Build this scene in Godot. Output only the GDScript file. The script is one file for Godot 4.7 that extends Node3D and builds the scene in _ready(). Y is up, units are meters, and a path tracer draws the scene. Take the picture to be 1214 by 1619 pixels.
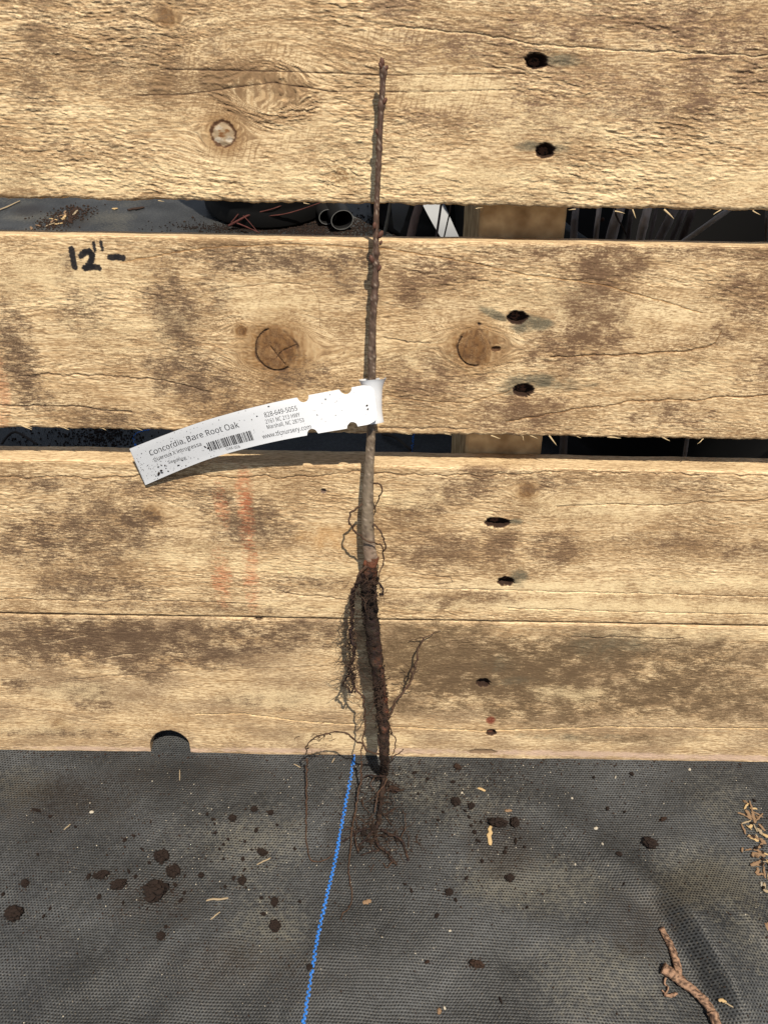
extends Node3D
# A bare-root seedling leaning on a weathered wooden pallet that stands on woven landscape fabric.
# Pallet coordinates are millimetres: u to the right, v up along the boards, w out of their face.

const MM := 0.001
const LEAN := 20.0
const HALF_LENGTH := 320.0
const THICK := 22.0
const TW := 1920          # wood texture width for 640 mm
const PX := 3.0           # wood texture pixels per millimetre

var board := Basis(Vector3.RIGHT, deg_to_rad(-LEAN))
var rng := RandomNumberGenerator.new()
var M := {}
var taken := {}

# ------------------------------------------------------------------ helpers

func numbered(called: String) -> String:
	var k: int = taken.get(called, 0)
	taken[called] = k + 1
	return called if k == 0 else "%s_%03d" % [called, k]

func tag(o: Node3D, label: String, category: String, group := "") -> Node3D:
	o.set_meta("label", label)
	o.set_meta("category", category)
	if group != "":
		o.set_meta("group", group)
	return o

func base(called: String, at: Vector3) -> Node3D:
	var o := Node3D.new()
	o.name = numbered(called)
	add_child(o, true)
	o.position = at
	return o

func put(called: String, m: Mesh, mat: Material, parent: Node3D = null) -> MeshInstance3D:
	var o := MeshInstance3D.new()
	o.mesh = m
	o.material_override = mat
	if parent == null:
		o.name = numbered(called)
		add_child(o, true)
	else:
		o.name = called
		parent.add_child(o, true)
	return o

func noise(sd: int, kind := FastNoiseLite.TYPE_SIMPLEX_SMOOTH, octaves := 1) -> FastNoiseLite:
	var n := FastNoiseLite.new()
	n.seed = sd
	n.frequency = 1.0
	n.noise_type = kind
	if octaves > 1:
		n.fractal_type = FastNoiseLite.FRACTAL_FBM
		n.fractal_octaves = octaves
	else:
		n.fractal_type = FastNoiseLite.FRACTAL_NONE
	return n

func bp(u: float, v: float, w: float) -> Vector3:
	return board * (Vector3(u, v, w) * MM)

func lin(r: float, g: float, b: float) -> Color:
	return Color(r, g, b)

func plain(col: Color, rough := 0.8, vertex := false) -> StandardMaterial3D:
	var m := StandardMaterial3D.new()
	m.albedo_color = col.linear_to_srgb()
	m.roughness = rough
	m.metallic_specular = 0.35
	m.vertex_color_use_as_albedo = vertex
	return m

func grainy(m: StandardMaterial3D, per_metre: float, depth: float) -> StandardMaterial3D:
	# fine crumbly relief, the same size on everything that wears it
	if not M.has("grain"):
		var g := NoiseTexture2D.new()
		g.width = 256
		g.height = 256
		g.seamless = true
		var fn := noise(333, FastNoiseLite.TYPE_SIMPLEX_SMOOTH, 4)
		fn.frequency = 0.03
		g.noise = fn
		M.grain = g
	m.heightmap_enabled = true
	m.heightmap_texture = M.grain
	m.heightmap_scale = depth
	m.uv1_triplanar = true
	m.uv1_world_triplanar = true
	m.uv1_scale = Vector3.ONE * per_metre
	return m

class Mb:
	# collects indexed triangles with smooth normals
	var v := PackedVector3Array()
	var n := PackedVector3Array()
	var uv := PackedVector2Array()
	var c := PackedColorArray()
	var ix := PackedInt32Array()
	func grid(rows: int, cols: int, at: int, flip := false) -> void:
		for r in rows - 1:
			for k in cols - 1:
				var a := at + r * cols + k
				var b := a + cols
				if flip:
					ix.append_array([a, b, a + 1, a + 1, b, b + 1])
				else:
					ix.append_array([a, a + 1, b, a + 1, b + 1, b])
	func smooth() -> void:
		n.resize(v.size())
		n.fill(Vector3.ZERO)
		for t in range(0, ix.size(), 3):
			var f := (v[ix[t + 2]] - v[ix[t]]).cross(v[ix[t + 1]] - v[ix[t]])
			n[ix[t]] += f
			n[ix[t + 1]] += f
			n[ix[t + 2]] += f
		for i in n.size():
			n[i] = n[i].normalized() if n[i].length_squared() > 0.0 else Vector3.UP
	func mesh() -> ArrayMesh:
		if n.size() != v.size():
			smooth()
		var a := []
		a.resize(Mesh.ARRAY_MAX)
		a[Mesh.ARRAY_VERTEX] = v
		a[Mesh.ARRAY_NORMAL] = n
		if uv.size() == v.size():
			a[Mesh.ARRAY_TEX_UV] = uv
		if c.size() == v.size():
			a[Mesh.ARRAY_COLOR] = c
		a[Mesh.ARRAY_INDEX] = ix
		var m := ArrayMesh.new()
		m.add_surface_from_arrays(Mesh.PRIMITIVE_TRIANGLES, a)
		return m

func curve(pts: Array, step: float) -> Array:
	# Catmull-Rom through Vector3 points, about one sample per step
	var out := []
	for i in pts.size() - 1:
		var p0: Vector3 = pts[maxi(i - 1, 0)]
		var p1: Vector3 = pts[i]
		var p2: Vector3 = pts[i + 1]
		var p3: Vector3 = pts[mini(i + 2, pts.size() - 1)]
		var k := maxi(1, int(ceil(p1.distance_to(p2) / step)))
		for s in k:
			out.append(p1.cubic_interpolate(p2, p0, p3, float(s) / k))
	out.append(pts[-1])
	return out

func ramp(list: Array, t: float) -> float:
	# piecewise linear table of Vector2(position, value)
	if t <= list[0].x:
		return list[0].y
	for i in range(1, list.size()):
		if t <= list[i].x:
			return lerpf(list[i - 1].y, list[i].y, (t - list[i - 1].x) / maxf(list[i].x - list[i - 1].x, 1e-6))
	return list[-1].y

# path in metres; radius(t) in metres; paint(t, angle, p) -> Color; rough lumps the surface
func tube(mb: Mb, path: Array, radius: Callable, sides: int, lump: FastNoiseLite = null, lump_scale := 300.0, lump_depth := 0.0, paint = null) -> void:
	var at := mb.v.size()
	var count := path.size()
	var up := Vector3(0.31, 0.2, 0.93)
	var length := 0.0
	for i in count:
		var p: Vector3 = path[i]
		if i > 0:
			length += p.distance_to(path[i - 1])
		var d: Vector3 = (path[mini(i + 1, count - 1)] - path[maxi(i - 1, 0)]).normalized()
		var x := d.cross(up)
		if x.length() < 0.05:
			x = d.cross(Vector3.RIGHT)
		x = x.normalized()
		var y := d.cross(x).normalized()
		var t := float(i) / (count - 1)
		var r: float = radius.call(t)
		for k in sides + 1:
			var a := TAU * (k % sides) / sides
			var o := x * cos(a) + y * sin(a)
			var q := p + o * r
			if lump:
				var s := q * lump_scale
				q += o * lump.get_noise_3d(s.x, s.y, s.z) * lump_depth
			mb.v.append(q)
			mb.uv.append(Vector2(float(k) / sides, length * 100.0))
			if paint != null:
				mb.c.append(paint.call(t, a, q))
	mb.grid(count, sides + 1, at)
	# closing caps
	for e in 2:
		var centre := mb.v.size()
		var row := at if e == 0 else at + (count - 1) * (sides + 1)
		mb.v.append(path[0] if e == 0 else path[-1])
		mb.uv.append(Vector2.ZERO)
		if paint != null:
			mb.c.append(paint.call(float(e), 0.0, mb.v[centre]))
		for k in sides:
			if e == 0:
				mb.ix.append_array([centre, row + k + 1, row + k])
			else:
				mb.ix.append_array([centre, row + k, row + k + 1])

func blob(sd: int, rough: float, flat := 1.0, rings := 10, fine := 0.4) -> ArrayMesh:
	var nn := noise(sd, FastNoiseLite.TYPE_SIMPLEX_SMOOTH, 3)
	var mb := Mb.new()
	var segs := rings * 2
	for r in rings + 1:
		for k in segs + 1:
			var th := PI * r / rings
			var ph := TAU * (k % segs) / segs
			var d := Vector3(sin(th) * cos(ph), cos(th), sin(th) * sin(ph))
			var s := 1.0 + rough * nn.get_noise_3d(d.x * 1.1, d.y * 1.1, d.z * 1.1) + rough * fine * nn.get_noise_3d(d.x * 3.2 + 9, d.y * 3.2, d.z * 3.2)
			mb.v.append(d * s * Vector3(1, flat, 1))
			mb.uv.append(Vector2(float(k) / segs, float(r) / rings))
	mb.grid(rings + 1, segs + 1, 0)
	return mb.mesh()

func clump(sd: int, wedge: float) -> ArrayMesh:
	# a crumbly clod: many grains packed round a core
	rng.seed = sd
	var mb := Mb.new()
	for k in 150:
		var d := Vector3(rng.randfn(), rng.randfn(), rng.randfn()).normalized()
		d *= 0.86 if k < 70 else pow(rng.randf(), 0.4)
		d.x *= 1.0 - wedge * (0.5 + 0.5 * d.z)
		crumb(mb, d * rng.randf_range(0.75, 1.0), rng.randf_range(0.18, 0.42))
	for k in 26:
		var a := rng.randf() * TAU
		crumb(mb, Vector3(cos(a), -0.6, sin(a)) * rng.randf_range(1.0, 1.45), rng.randf_range(0.05, 0.15))
	return mb.mesh()

func box_mesh(size: Vector3, chamfer: float) -> ArrayMesh:
	# a box with chamfered long edges (along y), ends flat
	var h := size * 0.5
	var c := chamfer
	var ring := [Vector2(-h.x + c, -h.z), Vector2(h.x - c, -h.z), Vector2(h.x, -h.z + c), Vector2(h.x, h.z - c), Vector2(h.x - c, h.z), Vector2(-h.x + c, h.z), Vector2(-h.x, h.z - c), Vector2(-h.x, -h.z + c)]
	var st := SurfaceTool.new()
	st.begin(Mesh.PRIMITIVE_TRIANGLES)
	st.set_smooth_group(-1)
	for i in 8:
		var a: Vector2 = ring[i]
		var b: Vector2 = ring[(i + 1) % 8]
		var q := [Vector3(a.x, -h.y, a.y), Vector3(b.x, -h.y, b.y), Vector3(b.x, h.y, b.y), Vector3(a.x, h.y, a.y)]
		for k in [0, 1, 2, 0, 2, 3]:
			st.set_uv(Vector2(q[k].x + q[k].z, q[k].y))
			st.add_vertex(q[k])
		if i > 0 and i < 7:
			for e in 2:
				var y := -h.y if e == 0 else h.y
				var tri := [ring[0], ring[i], ring[(i + 1) % 8]]
				if e == 0:
					tri.reverse()
				for p in tri:
					st.set_uv(Vector2(p.x, p.y))
					st.add_vertex(Vector3(p.x, y, p.y))
	st.generate_normals()
	return st.commit()

# ------------------------------------------------------------------ wood

class Wood:
	# a board's picture and relief, one row above the other from the lower edge of the front to the back of the top edge
	var w: int
	var h: int
	var v0: float
	var rgb: PackedByteArray
	var fine: PackedFloat32Array
	var deep: PackedFloat32Array
	func spot(u: float, v: float) -> Vector2:
		return Vector2((u + 320.0) * 3.0, (v - v0 + 3.0) * 3.0)

func mixb(a: PackedByteArray, i: int, col: Color, k: float) -> void:
	a[i] = int(lerpf(a[i], col.r * 255.0, k))
	a[i + 1] = int(lerpf(a[i + 1], col.g * 255.0, k))
	a[i + 2] = int(lerpf(a[i + 2], col.b * 255.0, k))

const PALE := Color(0.845, 0.755, 0.605)
const HONEY := Color(0.68, 0.565, 0.42)
const BROWN := Color(0.475, 0.375, 0.27)
const SOIL := Color(0.335, 0.265, 0.205)
const IRON := Color(0.36, 0.335, 0.275)
const CHALK := Color(0.66, 0.33, 0.21)

# knots: [u, v, radius, reach]
func make_wood(sd: int, v0: float, v1: float, tear: float, knots: Array, smooth_spots: Array, grey := 0.0, arch := []) -> Wood:
	var wd := Wood.new()
	wd.w = TW
	wd.v0 = v0
	wd.h = int((v1 - v0 + THICK + 6.0) * PX)
	wd.rgb.resize(wd.w * wd.h * 3)
	wd.fine.resize(wd.w * wd.h)
	wd.deep.resize(wd.w * wd.h)
	var warp := noise(sd, FastNoiseLite.TYPE_SIMPLEX_SMOOTH, 3)
	var fib := noise(sd + 1)
	var hair := noise(sd + 2)
	var band := noise(sd + 3, FastNoiseLite.TYPE_SIMPLEX_SMOOTH, 2)
	var low := noise(sd + 4, FastNoiseLite.TYPE_SIMPLEX_SMOOTH, 3)
	var chip := noise(sd + 5, FastNoiseLite.TYPE_CELLULAR)
	chip.cellular_return_type = FastNoiseLite.RETURN_CELL_VALUE
	chip.cellular_jitter = 1.0
	var tint := noise(sd + 6, FastNoiseLite.TYPE_SIMPLEX_SMOOTH, 2)
	var grime := noise(sd + 7, FastNoiseLite.TYPE_SIMPLEX_SMOOTH, 2)
	var speck := noise(sd + 8)
	var edge := v1 - v0
	for j in wd.h:
		var v := v0 - 3.0 + j / PX
		var top := v > v1
		for i in wd.w:
			var u := i / PX - 320.0
			var g := v + warp.get_noise_2d(u * 0.006, v * 0.018) * 5.0 + warp.get_noise_2d(u * 0.05 + 40.0, v * 0.1) * 0.5
			var rough := tear
			var flat := 0.0
			var kn := 0.0
			var kr := 0.0
			var rings := 0.0
			var rim := 0.0
			var heart := 0.0
			for k in knots:
				var dx: float = (u - k[0]) * 0.55
				var dy: float = v - k[1]
				var r2 := dx * dx + dy * dy
				var R: float = k[2]
				if r2 < R * R * 40.0 and not top:
					g -= dy * R * R / maxf(r2, R * R) * k[3]
					dx = u - k[0]
					var r := sqrt(dx * dx + dy * dy) / R
					r += 0.18 * warp.get_noise_2d(u * 0.09, v * 0.09 + 7.0)
					if r < 2.5:
						var seen: float = k[4] if k.size() > 4 else 1.0
						kn = maxf(kn, (1.0 - smoothstep(0.7, 2.5, r)) * seen)
						if r < 1.15:
							kr = maxf(kr, (1.0 - smoothstep(0.85, 1.12, r)) * seen)
							rim = maxf(rim, (1.0 - smoothstep(0.02, 0.09, absf(r - 0.98))) * smoothstep(-0.05, 0.35, warp.get_noise_2d(u * 0.07 + 9.0, v * 0.07)) * seen)
							heart = clampf(1.15 - r * 0.75, 0.0, 1.0)
							rings = sin(r * 13.0 + 5.0 * warp.get_noise_2d(u * 0.16, v * 0.16))
			for s in smooth_spots:
				var ex: float = (u - s[0]) / s[2]
				var ey: float = (v - s[1]) / s[3]
				var e := ex * ex + ey * ey + 0.5 * low.get_noise_2d(u * 0.05, v * 0.12)
				if e < 1.0:
					var inside := smoothstep(0.0, 0.25, 1.0 - e)
					rough *= 1.0 - 0.85 * inside
					flat = maxf(flat, inside)
			var stripe := 0.0
			if arch.size() > 0 and not top:
				# a flat-sawn arch of grain: smooth pale bands between torn dark ones
				var ax: float = (u - arch[0] + (v - arch[1]) * 0.35) / arch[2]
				var ay: float = (v - arch[1]) / arch[3]
				var ar := sqrt(ax * ax + ay * ay) + 0.16 * low.get_noise_2d(u * 0.03, v * 0.05) + 0.05 * fib.get_noise_2d(u * 0.5, v * 0.5)
				if ar < 1.6:
					var low_side := smoothstep(-0.9, -0.3, ay)
					var smooth_band := smoothstep(0.66, 0.72, ar) * (1.0 - smoothstep(0.98, 1.06, ar)) + (1.0 - smoothstep(0.24, 0.30, ar + ax * 0.3))
					var torn := smoothstep(0.28, 0.34, ar + ax * 0.3) * (1.0 - smoothstep(0.64, 0.70, ar)) + 0.9 * smoothstep(1.03, 1.1, ar) * (1.0 - smoothstep(1.12, 1.5, ar)) * smoothstep(0.35, -0.45, ax - ay * 0.6)
					smooth_band *= lerpf(0.7, 1.0, low_side) * smoothstep(1.0, 0.5, ax)
					flat = maxf(flat, smooth_band)
					rough *= 1.0 - 0.85 * smooth_band
					stripe = clampf(torn, 0.0, 1.0) * low_side
			var n_low := low.get_noise_2d(u * 0.011, g * 0.028)
			if top:
				rough *= 0.3
			else:
				rough *= clampf(0.75 + 1.1 * n_low, 0.15, 1.3)
			rough *= 1.0 - kr * 0.9
			rough += stripe * 0.35
			var f := fib.get_noise_2d(u * 0.15, g * 1.5)
			var hr := hair.get_noise_2d(u * 0.28, g * 3.1)
			var c1 := chip.get_noise_2d(u * 0.23 + f * 0.15, g * 1.15 + hr * 0.12)
			var c2 := chip.get_noise_2d(u * 0.46 + 90.0, g * 2.5 + f * 0.2)
			var tl := tint.get_noise_2d(u * 0.022 + 150.0, g * 2.3)
			var rel := rough * (0.17 * c1 + 0.14 * c2 + 0.05 * f + 0.13 * tl) + (0.04 + 0.04 * rough) * hr
			# saw marks, slanting, where the surface is not torn
			var kerf := smoothstep(0.55, 0.95, sin((u - v * 0.28) * 2.4 + 4.5 * warp.get_noise_2d(u * 0.06, v * 0.03 + 60.0))) * flat * clampf(0.45 + 1.5 * low.get_noise_2d(u * 0.05 + 80.0, v * 0.06), 0.0, 1.0) * (1.0 if tear > 0.9 else 0.3)
			rel -= 0.09 * kerf
			rel += 0.035 * sin((u + v * 0.16) * 2.25) * (0.5 + low.get_noise_2d(u * 0.02 + 30.0, v * 0.02)) * (1.0 - kr)
			var idx := j * wd.w + i
			wd.fine[idx] = rel
			# colour of the wood itself
			var b := band.get_noise_2d(u * 0.0022, g * 0.16)
			var late := smoothstep(0.25, 0.5, sin(g * 0.75 + 5.0 * b)) * 0.15
			var tn := tint.get_noise_2d(u * 0.13 + 50.0, g * 1.5)
			var t2 := tint.get_noise_2d(u * 0.03 + 9.0, v * 0.07)
			var sp2 := speck.get_noise_2d(u * 0.38 + 70.0, g * 3.0)
			var pale := clampf(0.60 + 0.45 * b + 0.45 * tn + 0.35 * t2 - late + 0.36 * hr + 0.32 * sp2 + 0.62 * tl + 0.12 * flat - 0.3 * kerf, 0.0, 1.0)
			if top:
				pale = clampf(pale * 0.45 + 0.55, 0.0, 1.0)
			var col := HONEY.lerp(PALE, pale)
			# weathered, soiled fibres
			var gr := grime.get_noise_2d(u * 0.018 + 20.0, v * 0.035)
			var sp := speck.get_noise_2d(u * 0.15, g * 1.7)
			var sp3 := speck.get_noise_2d(u * 1.3 + 170.0, v * 2.2)
			gr += stripe * 0.75
			var dirt := smoothstep(-0.10, 0.95, gr * 0.85 + sp * 0.55 + sp2 * 0.55 + sp3 * 0.45 - 0.04 + tear * 0.06 - (0.40 if top else 0.0))
			col = col.lerp(BROWN, dirt * 0.85)
			if tn < -0.15:
				col = col.lerp(BROWN, clampf((-0.15 - tn) * 1.6, 0.0, 0.6))
			if tl < -0.2:
				col = col.lerp(BROWN, clampf((-0.2 - tl) * 1.5, 0.0, 0.6))
			if kerf > 0.0:
				col = col.lerp(BROWN, kerf * 0.5)
			if grey > 0.0:
				col = col.lerp(Color(0.55, 0.48, 0.40), grey * clampf(0.5 + gr + 0.4 * sp, 0.0, 1.0))
			if kn > 0.0:
				col = col.lerp(Color(0.48, 0.35, 0.215), kn * clampf(0.62 + 0.6 * tn + 0.4 * sp2 + 0.3 * tl, 0.0, 1.0))
				if kr > 0.0:
					col = col.lerp(Color(0.44, 0.315, 0.19).lerp(Color(0.32, 0.22, 0.135), 0.5 + 0.5 * rings), kr * clampf(0.40 + 0.4 * heart + 0.45 * sp3 + 0.35 * tn, 0.0, 0.95))
					col = col.lerp(Color(0.22, 0.15, 0.10), rim * 0.75)
					wd.fine[idx] -= rim * 0.25
			var o := idx * 3
			wd.rgb[o] = int(clampf(col.r * 255.0, 0, 255))
			wd.rgb[o + 1] = int(clampf(col.g * 255.0, 0, 255))
			wd.rgb[o + 2] = int(clampf(col.b * 255.0, 0, 255))
	return wd

# soil and other stains: ragged patches made of grains, [u, v, ru, rv, strength, tilt]
func stain(wd: Wood, list: Array, col: Color, sd: int, grain := 1.0, most := 0.85) -> void:
	var a := noise(sd, FastNoiseLite.TYPE_SIMPLEX_SMOOTH, 3)
	var b := noise(sd + 1)
	for s in list:
		var p := wd.spot(s[0], s[1])
		var rr := maxf(s[2], s[3]) * 1.5 * PX
		var ca := cos(deg_to_rad(s[5] if s.size() > 5 else 0.0))
		var sa := sin(deg_to_rad(s[5] if s.size() > 5 else 0.0))
		for j in range(maxi(0, int(p.y - rr)), mini(wd.h, int(p.y + rr))):
			for i in range(maxi(0, int(p.x - rr)), mini(wd.w, int(p.x + rr))):
				var x := (i - p.x) / PX
				var y := (j - p.y) / PX
				var ex: float = (x * ca + y * sa) / s[2]
				var ey: float = (y * ca - x * sa) / s[3]
				var d := ex * ex + ey * ey
				if d > 2.0:
					continue
				var g := a.get_noise_2d(i * 0.022, j * 0.03) * 1.1 + grain * (0.55 * b.get_noise_2d(i * 0.03, j * 0.17) + 0.75 * b.get_noise_2d(i * 0.075 + 20.0, j * 0.42) + 0.75 * b.get_noise_2d(i * 0.24 + 50.0, j * 0.8))
				var k: float = smoothstep(-0.12, 1.1, s[4] * (1.0 - d * 0.62) + g * 0.55 - 0.10) * (0.75 + 0.35 * b.get_noise_2d(i * 0.45 + 9.0, j * 0.9))
				if k > 0.0:
					mixb(wd.rgb, (j * wd.w + i) * 3, col, clampf(k * most * 1.45 * smoothstep(2.0, 1.3, d), 0.0, 0.95))

# grooves and drying cracks: list of polylines of Vector2(u, v)
func crack(wd: Wood, line: Array, width: float, depth: float, col: Color, strength := 0.8, wobble := 0.5) -> void:
	var nn := noise(77 + int(line[0].x * 3.0), FastNoiseLite.TYPE_SIMPLEX_SMOOTH, 2)
	for s in line.size() - 1:
		var a: Vector2 = wd.spot(line[s].x, line[s].y)
		var b: Vector2 = wd.spot(line[s + 1].x, line[s + 1].y)
		var k := int(a.distance_to(b) * 1.5) + 1
		for q in k:
			var p := a.lerp(b, float(q) / k)
			p.y += nn.get_noise_2d(p.x * 0.02, 3.0) * wobble * PX * 2.0 + nn.get_noise_2d(p.x * 0.12, 9.0) * wobble * PX * 0.5
			var half := width * 0.8 * PX * 0.5 * (0.65 + 0.9 * absf(nn.get_noise_2d(p.x * 0.05, 21.0)))
			for dy in range(-int(half + 1.5), int(half + 2.5)):
				var y := int(p.y) + dy
				var x := int(p.x)
				if x < 0 or x >= wd.w or y < 0 or y >= wd.h:
					continue
				var f := clampf(half + 0.5 - absf(y - p.y), 0.0, 1.0)
				if f > 0.0:
					mixb(wd.rgb, (y * wd.w + x) * 3, col, f * strength)
					wd.fine[y * wd.w + x] = minf(wd.fine[y * wd.w + x], -depth * f)

# open nail holes and pits, [u, v, ru, rv, depth]
func pit(wd: Wood, s: Array, col: Color, sd: int) -> void:
	var a := noise(sd, FastNoiseLite.TYPE_SIMPLEX_SMOOTH, 3)
	var p := wd.spot(s[0], s[1])
	for j in range(maxi(0, int(p.y - s[3] * 2.0 * PX)), mini(wd.h, int(p.y + s[3] * 2.0 * PX))):
		for i in range(maxi(0, int(p.x - s[2] * 2.0 * PX)), mini(wd.w, int(p.x + s[2] * 2.0 * PX))):
			var x: float = (i - p.x) / PX / s[2]
			var y: float = (j - p.y) / PX / s[3]
			var d := sqrt(x * x + y * y) + 0.22 * a.get_noise_2d(i * 0.08, j * 0.16)
			if d < 1.12:
				var k := 1.0 - smoothstep(0.55, 1.12, d)
				var idx := j * wd.w + i
				wd.deep[idx] = (wd.deep[idx] + 0.9 * k if s[4] < 0.0 else minf(wd.deep[idx], -s[4] * k)) if s[4] < 1.0 else minf(wd.deep[idx], -s[4] * k * (0.9 + 0.25 * a.get_noise_2d(i * 0.2, j * 0.3)))
				wd.fine[idx] *= 1.0 - k * 0.5
				mixb(wd.rgb, idx * 3, col, (1.0 - smoothstep(0.98, 1.12, d)) * 0.97)

# marker strokes
func stroke(wd: Wood, pts: Array, width: float) -> void:
	var a := noise(5, FastNoiseLite.TYPE_SIMPLEX_SMOOTH, 2)
	for s in pts.size() - 1:
		var p: Vector2 = wd.spot(pts[s].x, pts[s].y)
		var q: Vector2 = wd.spot(pts[s + 1].x, pts[s + 1].y)
		var r := width * PX * 0.5
		for j in range(int(minf(p.y, q.y) - r - 3), int(maxf(p.y, q.y) + r + 3)):
			for i in range(int(minf(p.x, q.x) - r - 3), int(maxf(p.x, q.x) + r + 3)):
				var c := Vector2(i, j)
				var d := c.distance_to(Geometry2D.get_closest_point_to_segment(c, p, q)) + a.get_noise_2d(i * 0.12, j * 0.3) * 1.3
				var k := clampf(r - d + 0.5, 0.0, 1.0) * (0.90 + 0.12 * a.get_noise_2d(i * 0.3, j * 0.9))
				if k > 0.0:
					mixb(wd.rgb, (j * wd.w + i) * 3, Color(0.085, 0.08, 0.095), clampf(k, 0.0, 1.0))

func wood_material(wd: Wood) -> StandardMaterial3D:
	var m := StandardMaterial3D.new()
	m.albedo_texture = ImageTexture.create_from_image(Image.create_from_data(wd.w, wd.h, false, Image.FORMAT_RGB8, wd.rgb))
	var lift := PackedFloat32Array()
	lift.resize(wd.fine.size())
	for i in lift.size():
		lift[i] = 0.5 + 0.5 * wd.fine[i]
	m.heightmap_enabled = true
	m.heightmap_texture = ImageTexture.create_from_image(Image.create_from_data(wd.w, wd.h, false, Image.FORMAT_RF, lift.to_byte_array()))
	m.heightmap_scale = 0.11
	m.roughness = 0.78
	m.metallic_specular = 0.35
	m.texture_repeat = false
	return m

# the board itself: one closed skin swept round its section, raised and sunk by its relief
func plank_mesh(wd: Wood, v0: float, v1: float, ragged: float, notch := Vector3.ZERO, du := 0.9, dv := 0.45) -> ArrayMesh:
	var mb := Mb.new()
	var sag := noise(int(v0) + 3, FastNoiseLite.TYPE_SIMPLEX_SMOOTH, 3)
	var prof := []            # [v fraction 0..1, v offset from its edge, w, row of the picture in mm above v0, weight of the relief]
	var T := THICK
	prof.append([0.0, 0.0, -T, -1.0, 0.0])
	for k in 6:
		prof.append([0.0, 0.0, -T + (T - 1.2) * (k + 1) / 6.0, -1.0, 0.3])
	prof.append([0.0, 0.35, -0.35, 0.35, 0.6])
	var rows := int((v1 - v0 - 2.4) / dv)
	for k in rows + 1:
		prof.append([float(k) / rows, lerpf(1.2, -1.2, float(k) / rows), 0.0, -100.0, 1.0])
	prof.append([1.0, -0.35, -0.35, v1 - v0 + 0.4, 0.8])
	for k in 12:
		prof.append([1.0, 0.0, -1.2 - (T - 2.2) * k / 11.0, v1 - v0 + 1.2 + (T - 2.2) * k / 11.0, 0.5])
	prof.append([1.0, -1.0, -T, v1 - v0 + T, 0.2])
	for k in 4:
		prof.append([1.0 - (k + 1) / 5.0, 0.0, -T, v1 - v0 + T + 0.5, 0.0])
	prof.append([0.0, 0.0, -T, -1.0, 0.0])
	var us := []
	var u := -HALF_LENGTH
	while u < HALF_LENGTH:
		us.append(u)
		u += du if absf(u) < 275.0 else du * 3.0
		if notch.z > 0.0 and absf(absf(u - notch.x) - notch.z) < 1.6:
			u -= du * 0.75
	us.append(HALF_LENGTH)
	var cols := us.size()
	var fbytes := wd.fine
	var dbytes := wd.deep
	for p in prof:
		for x: float in us:
			var low := v0 + ragged * (sag.get_noise_2d(x * 0.035, 1.0) * 0.9 + sag.get_noise_2d(x * 0.25, 5.0) * 0.5)
			var high := v1 + 0.5 * sag.get_noise_2d(x * 0.02, 30.0)
			if notch.z > 0.0:
				var q := x - notch.x
				if absf(q) < notch.z:
					low = maxf(low, notch.y + sqrt(notch.z * notch.z - q * q) + 0.35 * sag.get_noise_2d(x * 0.6, 12.0))
			var v: float = lerpf(low, high, p[0]) + p[1]
			var row: float = v - v0 if p[3] < -50.0 else p[3]
			var px := clampi(int((x + 320.0) * PX), 0, wd.w - 1)
			var py := clampi(int((row + 3.0) * PX), 0, wd.h - 1)
			var idx := py * wd.w + px
			var d: float = (fbytes[idx] * 0.5 + 0.25 * (fbytes[maxi(idx - 1, 0)] + fbytes[mini(idx + 1, fbytes.size() - 1)])) * 0.95 * p[4] + dbytes[idx]
			d += 0.35 * sag.get_noise_2d(x * 0.012, v * 0.03) * p[4]
			var w: float = p[2]
			if p[3] > v1 - v0 + 1.0 and p[4] > 0.3:
				v += d * 0.5
			else:
				w += d
			mb.v.append(Vector3(x, v, w) * MM)
			mb.uv.append(Vector2((x + 320.0) / 640.0, (row + 3.0) * PX / wd.h))
	mb.grid(prof.size(), cols, 0, true)
	# end grain caps
	for e in 2:
		var c := mb.v.size()
		var col := 0 if e == 0 else cols - 1
		mb.v.append(Vector3(us[col], (v0 + v1) * 0.5, -T * 0.5) * MM)
		mb.uv.append(Vector2(0.5, 0.5))
		for r in prof.size() - 1:
			var a := r * cols + col
			var b := a + cols
			mb.ix.append_array([c, a, b] if e == 0 else [c, b, a])
	return mb.mesh()

# ------------------------------------------------------------------ fabric

var lie := noise(901, FastNoiseLite.TYPE_SIMPLEX_SMOOTH, 3)

func bump(x: float, z: float, cx: float, cz: float, rx: float, rz: float, turn: float) -> float:
	var c := cos(turn)
	var s := sin(turn)
	var a := ((x - cx) * c + (z - cz) * s) / rx
	var b := ((z - cz) * c - (x - cx) * s) / rz
	return exp(-(a * a + b * b))

func ground_y(x: float, z: float) -> float:      # mm in, mm out
	var near := exp(-pow(maxf(0.0, absf(z - 70.0) - 120.0) / 200.0, 2.0))
	var y := 2.6 * lie.get_noise_2d(x * 0.009, z * 0.012) + 0.5 * lie.get_noise_2d(x * 0.05 + 60.0, z * 0.05)
	# the steep fold beside the twig
	var along := (x - 157.0) * 0.378 + (z - 86.0) * 0.926
	var across := (x - 157.0) * 0.926 - (z - 86.0) * 0.378
	y += 10.0 * smoothstep(-3.0, 9.0, across) * exp(-pow(maxf(0.0, across - 9.0) / 26.0, 2.0)) * smoothstep(-16.0, 14.0, along) * (1.0 - smoothstep(44.0, 74.0, along))
	y += 4.5 * bump(x, z, 205.0, 96.0, 30.0, 10.0, 0.9)
	y -= 1.5 * bump(x, z, 158.0, 116.0, 8.0, 32.0, -0.4)
	y += 2.6 * bump(x, z, 145.0, 70.0, 60.0, 10.0, 0.7)
	y += 2.0 * bump(x, z, -125.0, 120.0, 70.0, 16.0, -0.35)
	return y * near * clampf((z + 8.0) / 30.0, 0.12, 1.0)

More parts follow.
